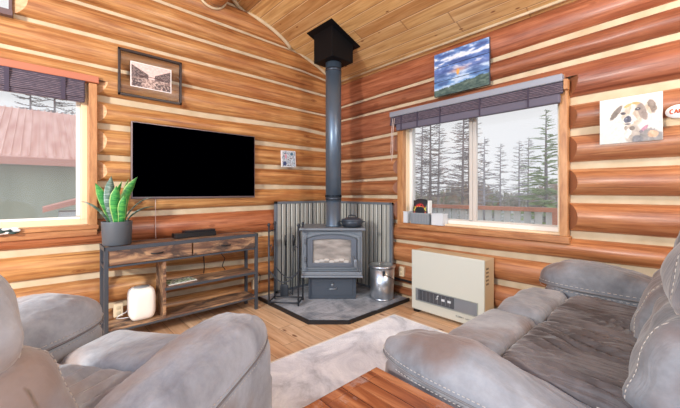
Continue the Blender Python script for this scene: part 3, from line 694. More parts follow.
# bucket
t=thing('ash_bucket','shiny galvanised ash bucket with lid beside the wood stove','bucket',(-.335,-1.135,.034)); t.scale=(1.05,1.05,1.03)
MB().lathe([(.0,0),(.122,0),(.124,.01),(.124,.018),(.126,.02),(.138,.36),(.0,.36)],n=40).build('body',M['galv'],t)
MB().lathe([(.0,.0),(.128,0),(.129,.012),(.125,.014)],n=40).build('base_rim',M['galv'],t)
lid=MB().lathe([(.140,.35),(.147,.352),(.147,.372),(.140,.378),(.11,.380),(.10,.372),(.0,.374)],n=40).build('lid',M['galv'],t)
MB().tube([(-.05,0,.374),(-.045,0,.398),(.045,0,.398),(.05,0,.374)],.004,8).build('lid_handle',M['galv'],lid)
for a in(-2.3,.85): MB().box((.142*math.cos(a),.142*math.sin(a),.31),(.02,.03,.05)).build('handle_lug',M['iron'],t,bevel=.004)
mb=MB(); mb.tube([Vector((.148*math.cos(-2.3+PI*i/12*1.0),.148*math.sin(-2.3+PI*i/12),.31-.10*math.sin(PI*i/12))) for i in range(13)],.0035,6); mb.build('bail_handle',M['iron'],t)

# fire wood rack: two end frames joined by rails and hanging straps
t=thing('log_rack','wrought iron log rack standing on the hearth beside the console','log rack',(-1.255,-.52,.037),math.radians(-50))
def rackframe(x):
    mb=MB()
    for y in(-.10,.10):
        mb.tube([(x,y,0),(x,y,.86)],.010,8); mb.lathe([(.0,.86),(.016,.862),(.018,.875),(.010,.89),(.0,.895)],(x,y,0),12)
    mb.tube([(x,-.10,.80),(x,.10,.80)],.007,8); mb.tube([(x,-.10,.03),(x,.10,.03)],.009,8)
    return mb
for x in(-.165,.165): rackframe(x).build('end_frame',M['iron'],t)
mb=MB()
for y in(-.10,.10): mb.tube([(-.165,y,.03),(.165,y,.03)],.009,8)
mb.build('base_rail',M['iron'],t)
for y in(-.10,.10):
    MB().tube([(-.165+.33*i/14,y,.38-.13*math.sin(PI*i/14)) for i in range(15)],.007,8).build('cross_strap',M['iron'],t)
for sx in(-1,1):
    mb=MB(); mb.tube([(sx*.165,-.10,.62),(sx*.135,-.115,.66),(sx*.12,-.11,.62),(sx*.135,-.10,.58)],.005,8); mb.build('scroll',M['iron'],t)
# fire tools: poker, brush and shovel leaning in the gap left of the stove
def tool(kind,x,y,lab):
    t=thing(kind,lab,'fire tool',(x,y,.034),SRZ,'fire tools by the stove')
    MB().tube([(0,0,.02),(0.01,.01,.62)],.006,8).build('shaft',M['iron'],t)
    MB().lathe([(.0,.6),(.012,.6),(.015,.66),(.010,.72),(.0,.73)],(.011,.01,0),12).build('grip',M['black_metal'],t)
    if kind=='fire_shovel': MB().pillow((0,-.01,.075),(.10,.02,.15),5,6).build('blade',M['iron'],t)
    elif kind=='hearth_brush': MB().lathe([(.0,.0),(.035,.0),(.03,.1),(.012,.12),(.0,.12)],n=16).build('bristles',mat('bristle',(60,52,46),.9),t)
    else: MB().tube([(0,0,.03),(-.02,0,.05),(-.035,0,.04)],.006,8).build('hook',M['iron'],t)
tool('fire_shovel',-1.155,-.33,'black fire shovel standing behind the iron log rack')
tool('fire_poker',-1.09,-.40,'black fire poker upright between log rack and stove')

# ------------------------------------------------------------------ wall heater
t=thing('gas_heater','low cream enamel wall heater under the wide window','heater',(-.35,-1.945,.0),RW)
MB().bb((-.388,-.0,.03),(.388,.025,.655)).build('front_panel',M['heater'],t,bevel=.008)
MB().bb((-.384,.024,.035),(.384,.225,.650)).build('cabinet',M['heater_side'],t,bevel=.006)
for sx in(-1,1): MB().bb((sx*.34-.03,.01,.0),(sx*.34+.03,.2,.035)).build('foot',M['black_plastic'],t)
g=MB().bb((-.325,-.004,.135),(.325,.002,.255)).build('outlet_grille',M['grille'],t)
mb=MB(); mb.bb((-.325,-.010,.128),(.325,-.0,.136)); mb.bb((-.325,-.010,.254),(.325,0,.259)); mb.bb((-.332,-.01,.128),(-.325,0,.259)); mb.bb((.325,-.01,.128),(.332,0,.259)); mb.build('grille_trim',mat('grille_trim',(150,156,150),.4),g)
cp=MB().bb((-.30,-.008,.143),(.10,-.003,.247)).build('control_panel',mat('dark_control_panel',(70,74,80),.25),t)
mb=MB()
for i in range(9): mb.bb((-.29+.043*i,-.0095,.15),(-.288+.043*i,-.0078,.24))
mb.build('panel_divider',mat('panel_line',(130,134,140),.5),cp)
pw=mat('panel_white',(214,218,222),.5)
for x in(-.03,.035): MB().bb((x,-.0105,.19),(x+.034,-.008,.212)).build('button',pw,cp)
MB().tube([(-.09,-.010,.198),(-.07,-.010,.20),(-.078,-.010,.222),(-.062,-.010,.234)],.005,6).build('flame_mark',pw,cp)
mb=MB(); strokes(mb,'RINNAI',.12,.078,.016,-.0035,.0014); strokes(mb,'ENERGYSAVER',.215,.078,.011,-.0035,.001); mb.build('maker_lettering',mat('grey_lettering',(130,134,134),.5),t)
mb=MB()
for i in range(5): mb.bb((.3835,.05,.42+.035*i),(.3865,.10,.435+.035*i))
mb.build('side_louvre',mat('louvre_dark',(120,104,84),.6),t)
t=MB().tube([(-.135,-1.115,.235),(-.135,-1.25,.232),(-.135,-1.40,.230),(-.14,-1.58,.228)],.014,10).build('gas_pipe',M['black_metal']); tag(t,'black gas pipe along the logs between hearth and heater','pipe')
def outlet(loc,rz,lab):
    t=thing('wall_outlet',lab,'outlet',loc,rz,'wall outlets')
    MB().bb((-.035,-.008,-.057),(.035,.03,.057)).build('cover_plate',M['outlet'],t,bevel=.004)
    for z in(-.024,.024): MB().pillow((0,-.0095,z),(.034,.006,.030),4,5).build('socket',mat('socket_face',(208,192,158),.5),t)
    return t
outlet((-.12,-1.255,.325),RW,'ivory outlet on the logs between ash bucket and heater')
outlet((-1.42,-.118,.19),0,'ivory outlet low on the logs right of the console')
outlet((-2.765,-.128,.215),0,'ivory outlet behind the white speaker under the console')
t=MB().tube([(-2.70,-.16,.21),(-2.72,-.19,.20),(-2.77,-.20,.19),(-2.79,-.19,.165),(-2.74,-.2,.158),(-2.68,-.22,.160)],.004,6).build('speaker_cable',M['ceramic']); tag(t,'white cable looping from the outlet to the white speaker','cable')
t=MB().tube([(-1.40,-.14,.19),(-1.395,-.17,.22),(-1.39,-.18,.30),(-1.44,-.17,.36),(-1.50,-.16,.36)],.004,6).build('power_cable',M['black_plastic']); tag(t,'black power cable rising from the outlet right of the console','cable')
# ------------------------------------------------------------------ console and what stands on it
t=thing('console_table','rustic brown plank console with dark steel frame under the television','console table',(-2.22,-.27,0))
R=M['rustic']; K=M['console_metal']
MB().bb((-.672,-.125,.795),(.672,.13,.82)).build('table_top',R,t,bevel=.003)
mb=MB(); 
for a,b,c,d in((-.68,.68,-.132,-.124),(-.68,.68,.128,.136)): mb.bb((a,c,.79),(b,d,.822))
for a,b in((-.682,-.672),(.672,.682)): mb.bb((a,-.132,.79),(b,.136,.822))
mb.build('top_rim',K,t)
for sx in(-1,1):
    for sy in(-1,1): MB().bb((sx*.666-.015,sy*.118-.015,.0),(sx*.666+.015,sy*.118+.015,.795)).build('leg',K,t,bevel=.002)
mb=MB()
for y in(-.118,.118):
    for z in(.657,.125): mb.bb((-.655,y-.012,z-.007),(.655,y+.012,z+.009))
for x in(-.666,.666):
    for z in(.655,.125): mb.bb((x-.012,-.11,z-.012),(x+.012,.11,z+.012))
mb.bb((-.235,-.13,.384),(.655,-.108,.408)); mb.bb((-.235,.108,.384),(.655,.13,.408)); mb.build('cross_rail',K,t,bevel=.002)
for a,b,hx in((-.645,-.005,-.30),(.01,.645,.325)):
    d=MB().bb((a,-.130,.672),(b,-.112,.788)).build('drawer',R,t,bevel=.003)
    MB().tube([(hx-.045,-.132,.735),(hx-.035,-.146,.733),(hx+.035,-.146,.733),(hx+.045,-.132,.735)],.006,8).build('drawer_handle',M['black_metal'],d)
MB().bb((-.645,-.11,.668),(.645,.115,.69)).build('drawer_floor',R,t)
MB().bb((-.25,-.125,.14),(-.225,.12,.645)).build('divider',R,t,bevel=.002)
MB().bb((-.225,-.12,.400),(.652,.12,.418)).build('shelf',R,t,bevel=.002)
MB().bb((-.652,-.12,.130),(.652,.12,.148)).build('shelf',R,t,bevel=.002)
t=thing('media_box','low black media box at the back of the console top','media player',(-2.13,-.20,.822))
MB().bb((-.205,-.05,0),(.195,.05,.045)).build('body',M['black_plastic'],t,bevel=.004)
MB().bb((-.11,-.045,.045),(.19,.045,.068)).build('upper_unit',mat('black_plastic_upper',(26,26,30),.3),t,bevel=.003)
for pts,lab in(([(-2.03,-.15,.80),(-2.028,-.148,.62),(-2.02,-.15,.50),(-2.03,-.16,.425)],'thin black cable hanging behind the left end of the console upper shelf'),([(-1.80,-.15,.68),(-1.84,-.148,.60),(-1.80,-.15,.55),(-1.83,-.15,.47),(-1.80,-.16,.425)],'kinked black cable hanging behind the right drawer of the console')):
    tag(MB().tube(pts,.005,6).build('device_cable',M['black_plastic']),lab,'cable',group='cables behind the console')
t=thing('magazine','open magazine with green and white cover on the console middle shelf','magazine',(-2.30,-.28,.419),math.radians(8))
MB().bb((-.13,-.085,0),(.13,.085,.006)).build('pages',M['paper'],t)
o=paint('cover',.25,.165,lambda u,v:mixc(mixc((240,242,236),(130,166,104),(nz(u*6,v*6,33)+.05)*5),(70,84,92),(nz(u*9,v*9,43)-.12)*6),t,50,34); o.rotation_euler=(-PI/2,0,0); o.location=(0,0,.0068)
t=thing('white_speaker','rounded white fabric speaker on the lower left console shelf','speaker',(-2.615,-.275,.149))
MB().pillow((0,0,.14),(.20,.20,.28),4.6,16,fn=lambda u,v,w,P:(P.x,P.y,P.z)).build('body',M['fabric_white'],t)
MB().lathe([(0,0),(.062,0),(.058,.004),(.0,.005)],(0,0,.2785),28).build('top_panel',mat('grey_glass_top',(150,156,160),.25),t)

t=thing('potted_snake_plant','snake plant in a charcoal cylinder pot on the left end of the console','plant',(-2.795,-.27,.822))
MB().lathe([(0,0),(.098,0),(.104,.008),(.112,.19),(.112,.2),(.104,.2),(.102,.18),(.0,.18)],n=44).build('pot',M['pot'],t)
MB().lathe([(0,.172),(.1015,.172),(.1015,.182),(.0,.184)],n=30).build('soil',M['soil'],t)
def leaf(base,ctrl,tip,wd,m,turn=0.,name='leaf'):
    b,c,e=Vector(base),Vector(ctrl),Vector(tip); NN=16; vs=[];fs=[]
    side0=Vector((math.cos(turn),math.sin(turn),0)); ms=[]
    for i in range(NN+1):
        s=i/NN; p=b*(1-s)**2+c*2*s*(1-s)+e*s*s; tg=((c-b)*(1-s)+(e-c)*s).normalized()
        sd=(side0-tg*side0.dot(tg)).normalized(); nn_=tg.cross(sd)
        w=wd*(.42+.58*math.sin(PI*min(1,.18+s*.62)))*(1-max(0,(s-.72)/.28)**1.7) 
        for k,q in enumerate((-1,-.84,-.4,0,.4,.84,1)): vs.append(p+sd*q*w/2+nn_*(abs(q)**1.6)*w*.20+sd*.003*math.sin(s*9))
    for i in range(NN):
        for k in range(6):
            fs.append((i*7+k,i*7+k+1,(i+1)*7+k+1,(i+1)*7+k)); ms.append(1 if k in(0,5) else 0)
    mb=MB(); mb.add(vs,fs,0,True); mb.m=ms
    o=mb.build(name,[m,M['leaf_edge'] if m is M['leaf'] else m],t); sm=o.modifiers.new('thick','SOLIDIFY'); sm.thickness=.003
    return o
G_,D_=M['leaf'],M['leaf_dark']
leaf((-.01,-.04,.18),(-.07,-.06,.36),(-.045,-.03,.585),.085,D_,.3)
leaf((.0,-.05,.18),(-.03,-.09,.34),(-.02,-.10,.50),.080,G_,.1)
leaf((.04,-.03,.18),(.03,-.05,.40),(.145,-.02,.580),.085,G_,.5)
leaf((.02,.02,.18),(.0,.03,.40),(.035,.0,.54),.07,G_,.9)
leaf((.04,.03,.18),(.05,.05,.40),(.09,.03,.56),.065,G_,1.2)
leaf((-.04,.0,.18),(-.09,-.02,.38),(-.155,-.03,.52),.062,G_,-.2)
leaf((-.05,-.03,.18),(-.12,-.06,.36),(-.245,-.06,.375),.05,D_,1.1)
leaf((.05,.0,.18),(.12,.0,.36),(.27,.0,.40),.05,D_,1.4)
leaf((.06,-.03,.18),(.13,-.03,.30),(.275,-.03,.315),.055,D_,1.2)
leaf((.02,-.06,.18),(.02,-.12,.32),(.03,-.13,.42),.06,G_,.0)
# ------------------------------------------------------------------ window sill things
def bin_(name,y0,y1,h,m,lab,x0=-.112,x1=-.012,ribs=0):
    t=thing(name,lab,'bin',((x0+x1)/2,(y0+y1)/2,.907),RW,'bins on the window sill'); w_=(y1-y0)/2; d_=(x1-x0)/2; th=.004
    mb=MB(); mb.bb((-w_,-d_,0),(w_,d_,th)); mb.bb((-w_,-d_,0),(w_,-d_+th,h)); mb.bb((-w_,d_-th,0),(w_,d_,h)); mb.bb((-w_,-d_,0),(-w_+th,d_,h)); mb.bb((w_-th,-d_,0),(w_,d_,h)); mb.build('tray',m,t,bevel=.002)
    mb=MB(); mb.bb((-w_-.004,-d_-.004,h-.01),(w_+.004,-d_,h)); mb.bb((-w_-.004,d_,h-.01),(w_+.004,d_+.004,h)); mb.bb((-w_-.004,-d_-.001,h-.01),(-w_,d_+.001,h)); mb.bb((w_,-d_-.001,h-.01),(w_+.004,d_+.001,h)); mb.build('rim',m,t)
    if ribs:
        mb=MB()
        for i in range(ribs): x=-w_+.012+(2*w_-.024)*i/(ribs-1); mb.bb((x-.003,-d_-.005,.008),(x+.003,-d_,h-.014))
        mb.build('rib',mat('bin_rib',(132,140,146),.5),t)
    return t
frost=mat('frosted_plastic',(214,218,220),.35)
bin_('storage_bin',-1.335,-1.245,.135,frost,'frosted white bin at the left end of the wide window sill')
bin_('storage_bin',-1.62,-1.375,.125,M['grey_plastic'],'grey ribbed bin holding the snack bag on the window sill',ribs=12)
bin_('storage_bin',-1.79,-1.65,.125,frost,'frosted white bin right of the grey ribbed bin')
t=thing('snack_bag','black snack bag with red and yellow print standing in the grey bin','snack bag',(-.062,-1.492,.914),RW)
MB().pillow((0,0,.14),(.215,.07,.275),4,12,fn=lambda u,v,w,P:(P.x*(1-.12*max(0,w)),P.y*(1-.55*abs(w)**3),P.z)).build('bag',mat('black_foil',(38,42,48),.3),t)
def bagp(u,v):
    c=(40,42,48); c=mixc(c,(206,48,44),ell(u,v,.5,.62,.42,.42)*8); c=mixc(c,(60,30,30),(nz(u*9,v*9,4)-.05)*4)
    if .45<v<.80: c=mixc(c,(208,206,90),(nz(u*12,v*7,51)+.12)*7)
    if v>.86: c=mixc(c,(214,110,86),.8)
    return c
paint('printed_panel',.165,.15,bagp,t,40,36,y=-.034).location=(0,-.0,.185)
MB().bb((.099,-.028,.10),(.118,.028,.26)).build('side_label',M['paper'],t)
t=thing('sill_ornament','small dark green and white ornament on the left window ledge','ornament',(-3.475,-.16,.95))
mb=MB(); rr=random.Random(3)
for i in range(26):
    a=rr.uniform(0,6.28); r=rr.uniform(.0,.07); mb.pillow((r*math.cos(a)*1.1,r*math.sin(a)*.35,.012+rr.uniform(0,.035)),(.045,.02,.02),2.5,3,mat=i%2)
mb.build('foliage',[mat('dark_green_foliage',(44,66,62),.6),M['ceramic']],t)

# ------------------------------------------------------------------ upholstery
def fold(x,y,s,f=1.):
    return noise.noise(Vector((x*f,y*f,s)))
def recliner(t,hw,seats,M1,Mseat,seed,arms,fx0,fx1,sz,rnd={},nf={},bd={},ln_=.20,head=(-.475,.905,.33),aw=.30,lumx=-.455,wide=0):
    """arms: {side:(tip_x, seam_z, pad_h)}; fx0..fx1 footrest; sz seat height"""
    armc=hw+aw/2
    for sy in(-1,1):
        yc=sy*armc; tipx,smz,ph=arms[sy]; bx=-.49; cx=(tipx+bx)/2; ln=tipx-bx
        def body(u,v,w,P):
            return (P.x-(.03*max(0,u)**4 if w>0 else 0),P.y,P.z)
        MB().pillow((cx-.012,yc,(smz+.02)/2+.01),(ln-.02,aw-.02,smz),9,12,fn=body).build('arm_base',M1,t)
        def pad(u,v,w,P):
            nose=max(0,u); half=(aw/2+.012)*(1-.16*nose**4); y=yc+v*half
            prof=.80+.20*math.cos((u-.25)*1.5)-.10*max(0,-u)
            if w>0:
                z=smz+w*ph*prof*(1-nf.get(sy,.34)*max(0,(u-.3)/.7)**2)*(1-rnd.get(sy,.12)*abs(v)**2)*(1-bd.get(sy,.06)*max(0,.1-u))
                g=math.exp(-(1-u)*4.)
                z+=.013*math.sin(v*9+P.x*10+seed+sy)*g*w+.012*fold(P.x*8+v,v*2.,seed)*w+.006*fold(P.x*22,v*5.,seed+3)*w
            else: z=smz+w*.035
            return (P.x-.02*(v*v)*nose,y,z)
        ap=MB().pillow((cx,yc,.5),(ln,aw,.2),3.2,34,fn=pad).build('arm_pad',M1,t)
        pts=[]
        for i in range(61):
            a=-2.3+4.6*i/60; q=3.2; ca,sa=math.cos(a),math.sin(a); r=1/((abs(ca)**q+abs(sa)**q)**(1/q))
            u,v=ca*r,sa*r; half=(aw/2+.014)*(1-.16*max(0,u)**4); pts.append((cx+u*(ln/2+.001)-.02*v*v*max(0,u)+.002,yc+v*half,smz-.008))
        MB().tube(pts,.0045,6).build('piping',M['seam'],ap)
        for dz,off in((smz+.014,.000),(smz-.03,-.002)):
            mb=MB(); P2=[Vector((p[0]-(0 if dz>smz else .012*max(0,p[0]/ln)),yc+(p[1]-yc)*(1+off),dz)) for p in pts]
            for i in range(len(P2)-1):
                a,b=P2[i],P2[i+1]; L=(b-a).length; m_=max(1,int(L/.017))
                for k in range(m_):
                    s_=a.lerp(b,k/m_); e_=a.lerp(b,(k+.55)/m_); mb.tube([s_,e_],.0018,4)
            mb.build('stitching',M['stitch'],ap)
    sw=2*hw/seats
    for k in range(seats):
        yc=-hw+sw*(k+.5)
        def foot(u,v,w,P,k=k):
            z=P.z+(.014*fold(P.x*6,P.y*8,seed+k)-.03*max(0,u)**3-.006*max(0,-u)**6 if w>0 else 0)
            return (P.x,P.y,z)
        MB().pillow(((fx0+fx1)/2,yc,(sz+.02)/2+.02),(fx1-fx0+.01,sw-.002,sz-.02),6,20,fn=foot).build('footrest',M1,t)
        def seat(u,v,w,P,k=k):
            z=P.z
            if w>0:
                q_=fold(P.x*2.2+1.5*P.y,P.y*24+P.x*7,seed+k*3.3)
                mk=max(0,min(1,(fold(P.x*2.5,P.y*2.5,seed+k*7)+.28)*3))*max(0,1-v**8)*max(0,1-(abs(u))**5)
                z+=.017*mk*math.sin(P.y*88+P.x*16+7*fold(P.x*2.2,P.y*2.6,k+2)+3*q_) +.006*(1-v*v)+.006*fold(P.x*6,P.y*6,seed)
            return (P.x,P.y,z)
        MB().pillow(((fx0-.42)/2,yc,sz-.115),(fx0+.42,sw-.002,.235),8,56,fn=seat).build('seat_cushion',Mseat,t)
        def lean(x,z): return x-ln_*(z-.45)
        def lum(u,v,w,P,k=k):
            x=lean(P.x,P.z)
            if u>0: x+=.022*fold(P.y*9,P.z*9+7,seed+k)+.010*math.sin(P.y*30+P.z*10)*math.exp(-abs(w-.7)*4)
            return (x,P.y,P.z)
        lx=lumx+(.05 if seats==2 and k==0 else 0)
        lc=MB().pillow((lx,yc,.63),(.27,sw-.01,.44),3.6,24,fn=lum).build('lumbar_cushion',M1,t)
        for sy in(-1,1):
            pts=[]
            for i in range(19):
                z=.46+.36*i/18; ww=(z-.63)/.22; vv=.80-.10*ww; q=3.6
                r_=max(.0,1-abs(vv)**q-min(1,abs(ww))**q)**(1/q); y=yc+sy*vv*(sw-.01)/2
                P_=lum(r_,vv*sy,ww,Vector((lx+r_*.135,y,z))); pts.append(Vector((P_[0]+.002,y,z)))
            mb=MB()
            for i in range(18): mb.tube([pts[i],pts[i].lerp(pts[i+1],.6)],.0018,4)
            mb.build('stitching',M['stitch'],lc)
        hx,hz,hh=head
        def hd(u,v,w,P,k=k):
            x=lean(P.x,P.z)
            if u>0: x+=.022*fold(P.y*7,P.z*8,seed+k+9)+.012*fold(P.y*22,P.z*5,seed+k+2)
            return (x+.03*max(0,u)*(1-w*w),P.y,P.z)
        h=MB().pillow((hx,yc,hz),(.27,sw+wide,hh),3.0,26,fn=hd).build('headrest',M1,t)
        for sy in(-1,1):
            for off,rad,mm,nm in((0,.0035,M['seam'],'seam_piping'),(.02,.0017,M['stitch'],'stitching')):
                pts=[]
                for i in range(17):
                    z=hz-hh/2*.93+hh*.90*i/16; ww=(z-hz)/(hh/2); vv=.60-.14*ww+off*3; q=3.0
                    r_=max(.0,1-abs(vv)**q-min(1,abs(ww))**q)**(1/q); y=yc+sy*vv*(sw+wide)/2
                    P_=hd(r_,vv*sy,ww,Vector((hx+r_*.135,y,z))); pts.append((P_[0]+.002,y,z))
                mb=MB()
                if off:
                    for i in range(16):
                        A_,B_=Vector(pts[i]),Vector(pts[i+1]); mb.tube([A_,A_.lerp(B_,.55)],rad,4)
                else: mb.tube(pts,rad,6)
                mb.build(nm,mm,h)
    MB().pillow((-.62,0,.57),(.16,2*hw+.02,.92),6,14,fn=lambda u,v,w,P:(P.x-.20*(P.z-.45),P.y,P.z)).build('back_shell',M1,t)
    MB().bb((-.52,-hw-.01,.05),(fx0-.02,hw+.01,.26)).build('base_frame',M1,t,bevel=.01)
    for x in(-.42,.30):
        for y in(-1,1): MB().lathe([(0,0),(.03,0),(.03,.05),(0,.05)],(x,y*(hw+.1),.0),12).build('foot',M['black_plastic'],t)
t=thing('reclining_armchair','grey suede leather recliner in the left foreground with stitched puffy arms','armchair',(-3.1135,-1.933,.013),math.radians(37))
recliner(t,.29,1,M['suede'],M['suede'],1,{-1:(.56,.505,.178),1:(.41,.575,.20)},.04,.40,.525,ln_=.34,head=(-.40,.945,.38),lumx=-.345,wide=.03)
t=thing('reclining_loveseat','two seat taupe suede reclining sofa standing against the window wall','sofa',(-1.105,-3.07,.011),PI/2)
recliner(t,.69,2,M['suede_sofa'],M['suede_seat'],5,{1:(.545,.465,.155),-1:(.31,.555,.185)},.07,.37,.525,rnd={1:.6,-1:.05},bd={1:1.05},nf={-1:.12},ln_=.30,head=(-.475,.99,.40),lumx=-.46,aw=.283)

t=thing('coffee_table','rustic reddish brown plank coffee table in the bottom foreground','coffee table',(-2.48,-3.035,.011)); t.scale=(1,1,.97)
mb=MB()
for i in range(5): mb.bb((-.295+.118*i,-.415,.43),(-.295+.118*i+.1165,.375,.47))
mb.build('plank_top',M['cherry'],t,bevel=.003)
MB().bb((.296,-.415,.425),(.34,.42,.471)).build('edge_board',M['cherry'],t,bevel=.004)
MB().bb((-.34,-.415,.425),(-.296,.42,.471)).build('edge_board',M['cherry'],t,bevel=.004)
MB().bb((-.296,.376,.425),(.296,.42,.471)).build('edge_board',M['cherry'],t,bevel=.004)
for sx in(-1,1):
    for sy in(-1,1): MB().bb((sx*.29-.035,sy*.37-.035,0.0),(sx*.29+.035,sy*.37+.035,.425)).build('leg',M['cherry'],t,bevel=.004)
t=thing('area_rug','pale grey mottled area rug on the plank floor before the hearth','rug',(-1.62,-2.65,.001),math.radians(-1))
MB().bb((-1.0,-1.15,0),(1.0,1.15,.009)).build('pile',M['rug'],t)
mb=MB()
for a,b,c,d in((-1.012,1.012,1.148,1.162),(-1.012,1.012,-1.162,-1.148),(-1.012,-.998,-1.16,1.16),(.998,1.012,-1.16,1.16)): mb.bb((a,c,0),(b,d,.011))
mb.build('binding',M['rug_edge'],t)

# ------------------------------------------------------------------ outside
mb=MB().bb((-60,.17,-.6),(60,90,-.5)); struct(mb.build('ground_north',M['ground']))
mb=MB().bb((.17,-60,-.6),(90,.17,-.5)); struct(mb.build('ground_east',M['ground']))
b=thing('outbuilding','long olive outbuilding with weathered red metal roof seen through the left window','building',(-5,9.0,-.5))
MB().bb((-9,0,0),(6,6,2.75)).build('wall',M['olive'],b)
mb=MB(); a0,a1=-9.5,6.5
mb.add([(a0,-.5,2.62),(a1,-.5,2.62),(a1,4.2,4.75),(a0,4.2,4.75),(a0,-.5,2.72),(a1,-.5,2.72),(a1,4.2,4.85),(a0,4.2,4.85)],[(0,3,2,1),(4,5,6,7),(0,1,5,4),(1,2,6,5),(2,3,7,6),(3,0,4,7)])
for i in range(90):
    x=a0+.177*i; mb.add([(x,-.5,2.72),(x+.03,-.5,2.72),(x+.03,4.2,4.85),(x,4.2,4.85),(x,-.5,2.77),(x+.03,-.5,2.77),(x+.03,4.2,4.90),(x,4.2,4.90)],[(0,3,2,1),(4,5,6,7),(0,1,5,4),(1,2,6,5),(2,3,7,6),(3,0,4,7)])
mb.build('roof',M['roof_red'],b)
MB().bb((a0,-.53,2.50),(a1,-.49,2.70)).build('fascia',mat('fascia_red_brown',(190,128,106),.6),b)
b=thing('garden_shed','tiny white shed with red sloping roof before the outbuilding','shed',(-2.75,4.2,-.5))
MB().bb((-.28,-.3,0),(.5,.3,1.42)).build('wall',M['picket'],b)
mb=MB(); mb.add([(-.5,-.4,1.42),(.6,-.4,1.75),(.6,.4,1.75),(-.5,.4,1.42),(-.5,-.4,1.50),(.6,-.4,1.85),(.6,.4,1.85),(-.5,.4,1.50)],[(0,3,2,1),(4,5,6,7),(0,1,5,4),(1,2,6,5),(2,3,7,6),(3,0,4,7)]); mb.build('roof',mat('red_shed_roof',(206,136,112),.6),b)
# deck and railing beyond the wide window
mb=MB()
for i in range(26): mb.bb((.17+.0,-6+.28*i,-.06),(2.6,-6+.28*i+.27,-.02))
struct(mb.build('deck',M['deck']))
t=thing('deck_railing','red brown deck railing with pale pickets outside the wide window','railing',(2.5,-2.2,-.02))
MB().bb((-.06,-4.5,.98),(.06,4.2,1.045)).build('top_rail',M['rail'],t)
MB().bb((-.02,-4.5,.10),(.02,4.2,.15)).build('bottom_rail',M['picket'],t)
mb=MB()
for i in range(56): mb.bb((-.014,-4.45+.155*i,.12),(.014,-4.45+.155*i+.10,.98))
mb.build('pickets',M['picket'],t,kind='stuff')
for y in(-4.4,-2.2,0,2.2,4.1): MB().bb((-.05,y-.05,0),(.05,y+.05,.98)).build('post',M['rail'],t)

def bare_tree(h,seed,dead=True):
    r=random.Random(seed); mb=MB(); lean_=r.uniform(-.02,.02)
    tr=MB().tube([(lean_*z*h,0,z*h) for z in(0,.3,.6,.85,1)],.011*h+.02,7,r2=.01)
    n_=int(11*h)
    for i in range(n_):
        z=h*(.16+.82*(i/n_)); L=(1-z/h)**.7*h*.21*r.uniform(.55,1.15)+.18; a=r.uniform(0,6.283); d=r.uniform(-.25,.18)
        dx,dy=math.cos(a),math.sin(a); p0=Vector((lean_*z,0,z)); p1=p0+Vector((dx*L*.5,dy*L*.5,L*d*.5)); p2=p0+Vector((dx*L,dy*L,L*(d+.14)))
        mb.tube([p0,p1,p2],.032,3,r2=.012)
        for k in range(4):
            q=p0.lerp(p2,.3+.17*k); aa=a+r.choice((-1,1))*r.uniform(.5,1.1); l2=L*r.uniform(.2,.42); mb.tube([q,q+Vector((math.cos(aa)*l2,math.sin(aa)*l2,r.uniform(-.2,.12)*l2))],.02,3,r2=.01)
    return tr,mb
def conifer(h,seed,wid=.24,dens=1.):
    r=random.Random(seed); tr=MB().tube([(0,0,0),(0,0,h*.5),(0,0,h*.98)],.02*h,7,r2=.01); mb=MB()
    n_=int(26*h*dens)
    for i in range(n_):
        s=(i/n_); z=h*(.06+.93*s); L=((1-s)**.8*wid*h+.12)*r.uniform(.6,1.1); a=r.uniform(0,6.283); dr=r.uniform(-.2,.28)
        D=Vector((math.cos(a),math.sin(a),dr)); p0=Vector((0,0,z)); mb.tube([p0,p0+D*L],.014,3,r2=.004)
        sd=Vector((-math.sin(a),math.cos(a),0))
        for k in range(9):
            q=p0+D*L*(.22+.088*k); w=L*.17*(1.15-.08*k); j=r.uniform(-.3,.3)
            for sg in(-1,1):
                e=q+sd*sg*w+D*w*.8+Vector((0,0,w*(.25+j))); mb.add([q-D*w*.16,q+D*w*.22,e,q+Vector((0,0,w*.22))],[(0,1,2),(1,3,2),(3,0,2)])
    return tr,mb
def tree(name,label,x,y,h,seed,kind,m,group=None,trunk=None):
    t=thing(name,label,'tree',(x,y,-.5),random.Random(seed).uniform(0,6),group)
    tr,mb=(bare_tree(h,seed) if kind=='bare' else conifer(h,seed,.26 if h>5 else .3))
    tr.build('trunk',trunk or M['bark'],t); mb.build('branches' if kind=='bare' else 'foliage',m,t)
    return t
def at(px,dist):
    """point on the ground `dist` metres ahead of the doorway view, seen at bearing px"""
    u=(px-340)/325.; th=math.radians(47.35)
    return (-3.275+dist*(math.cos(th)+math.sin(th)*u),-3.6+dist*(math.sin(th)-math.cos(th)*u))
east=[(421,27,8.8,'tall bare larch furthest left through the wide window'),(430,24,9.2,'thick bare larch second from left through the wide window'),(438,28,8.2,'bare larch just left of the leftmost window gap'),
 (462,22,8.2,'dense bare larch left of the sliding sash bar'),(469,26,9.0,'bare larch directly left of the sliding sash bar'),(484,19,5.0,'shorter bare larch just right of the sliding sash bar'),
 (500,30,6.3,'slim bare tree standing alone in the right pane'),(519,30,6.6,'left one of two close bare trees in the right pane'),(528,33,7.4,'right one of two close bare trees in the right pane'),(410,26,6.0,'bare tree half hidden by the left window frame')]
for i,(px,d,h,lab) in enumerate(east):
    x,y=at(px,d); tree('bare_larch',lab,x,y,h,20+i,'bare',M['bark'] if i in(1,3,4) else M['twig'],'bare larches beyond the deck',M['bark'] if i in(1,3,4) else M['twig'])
x,y=at(546,12); tree('spruce_tree','large green spruce at the right edge of the wide window',x,y,4.9,51,'con',M['needle'])
x,y=at(493,22); tree('young_spruce','small dark young spruce in the middle distance',x,y,2.1,52,'con',M['needle'])
x,y=at(535,17); tree('young_spruce','low pale green spruce left of the large spruce',x,y,2.0,53,'con',M['needle2'])
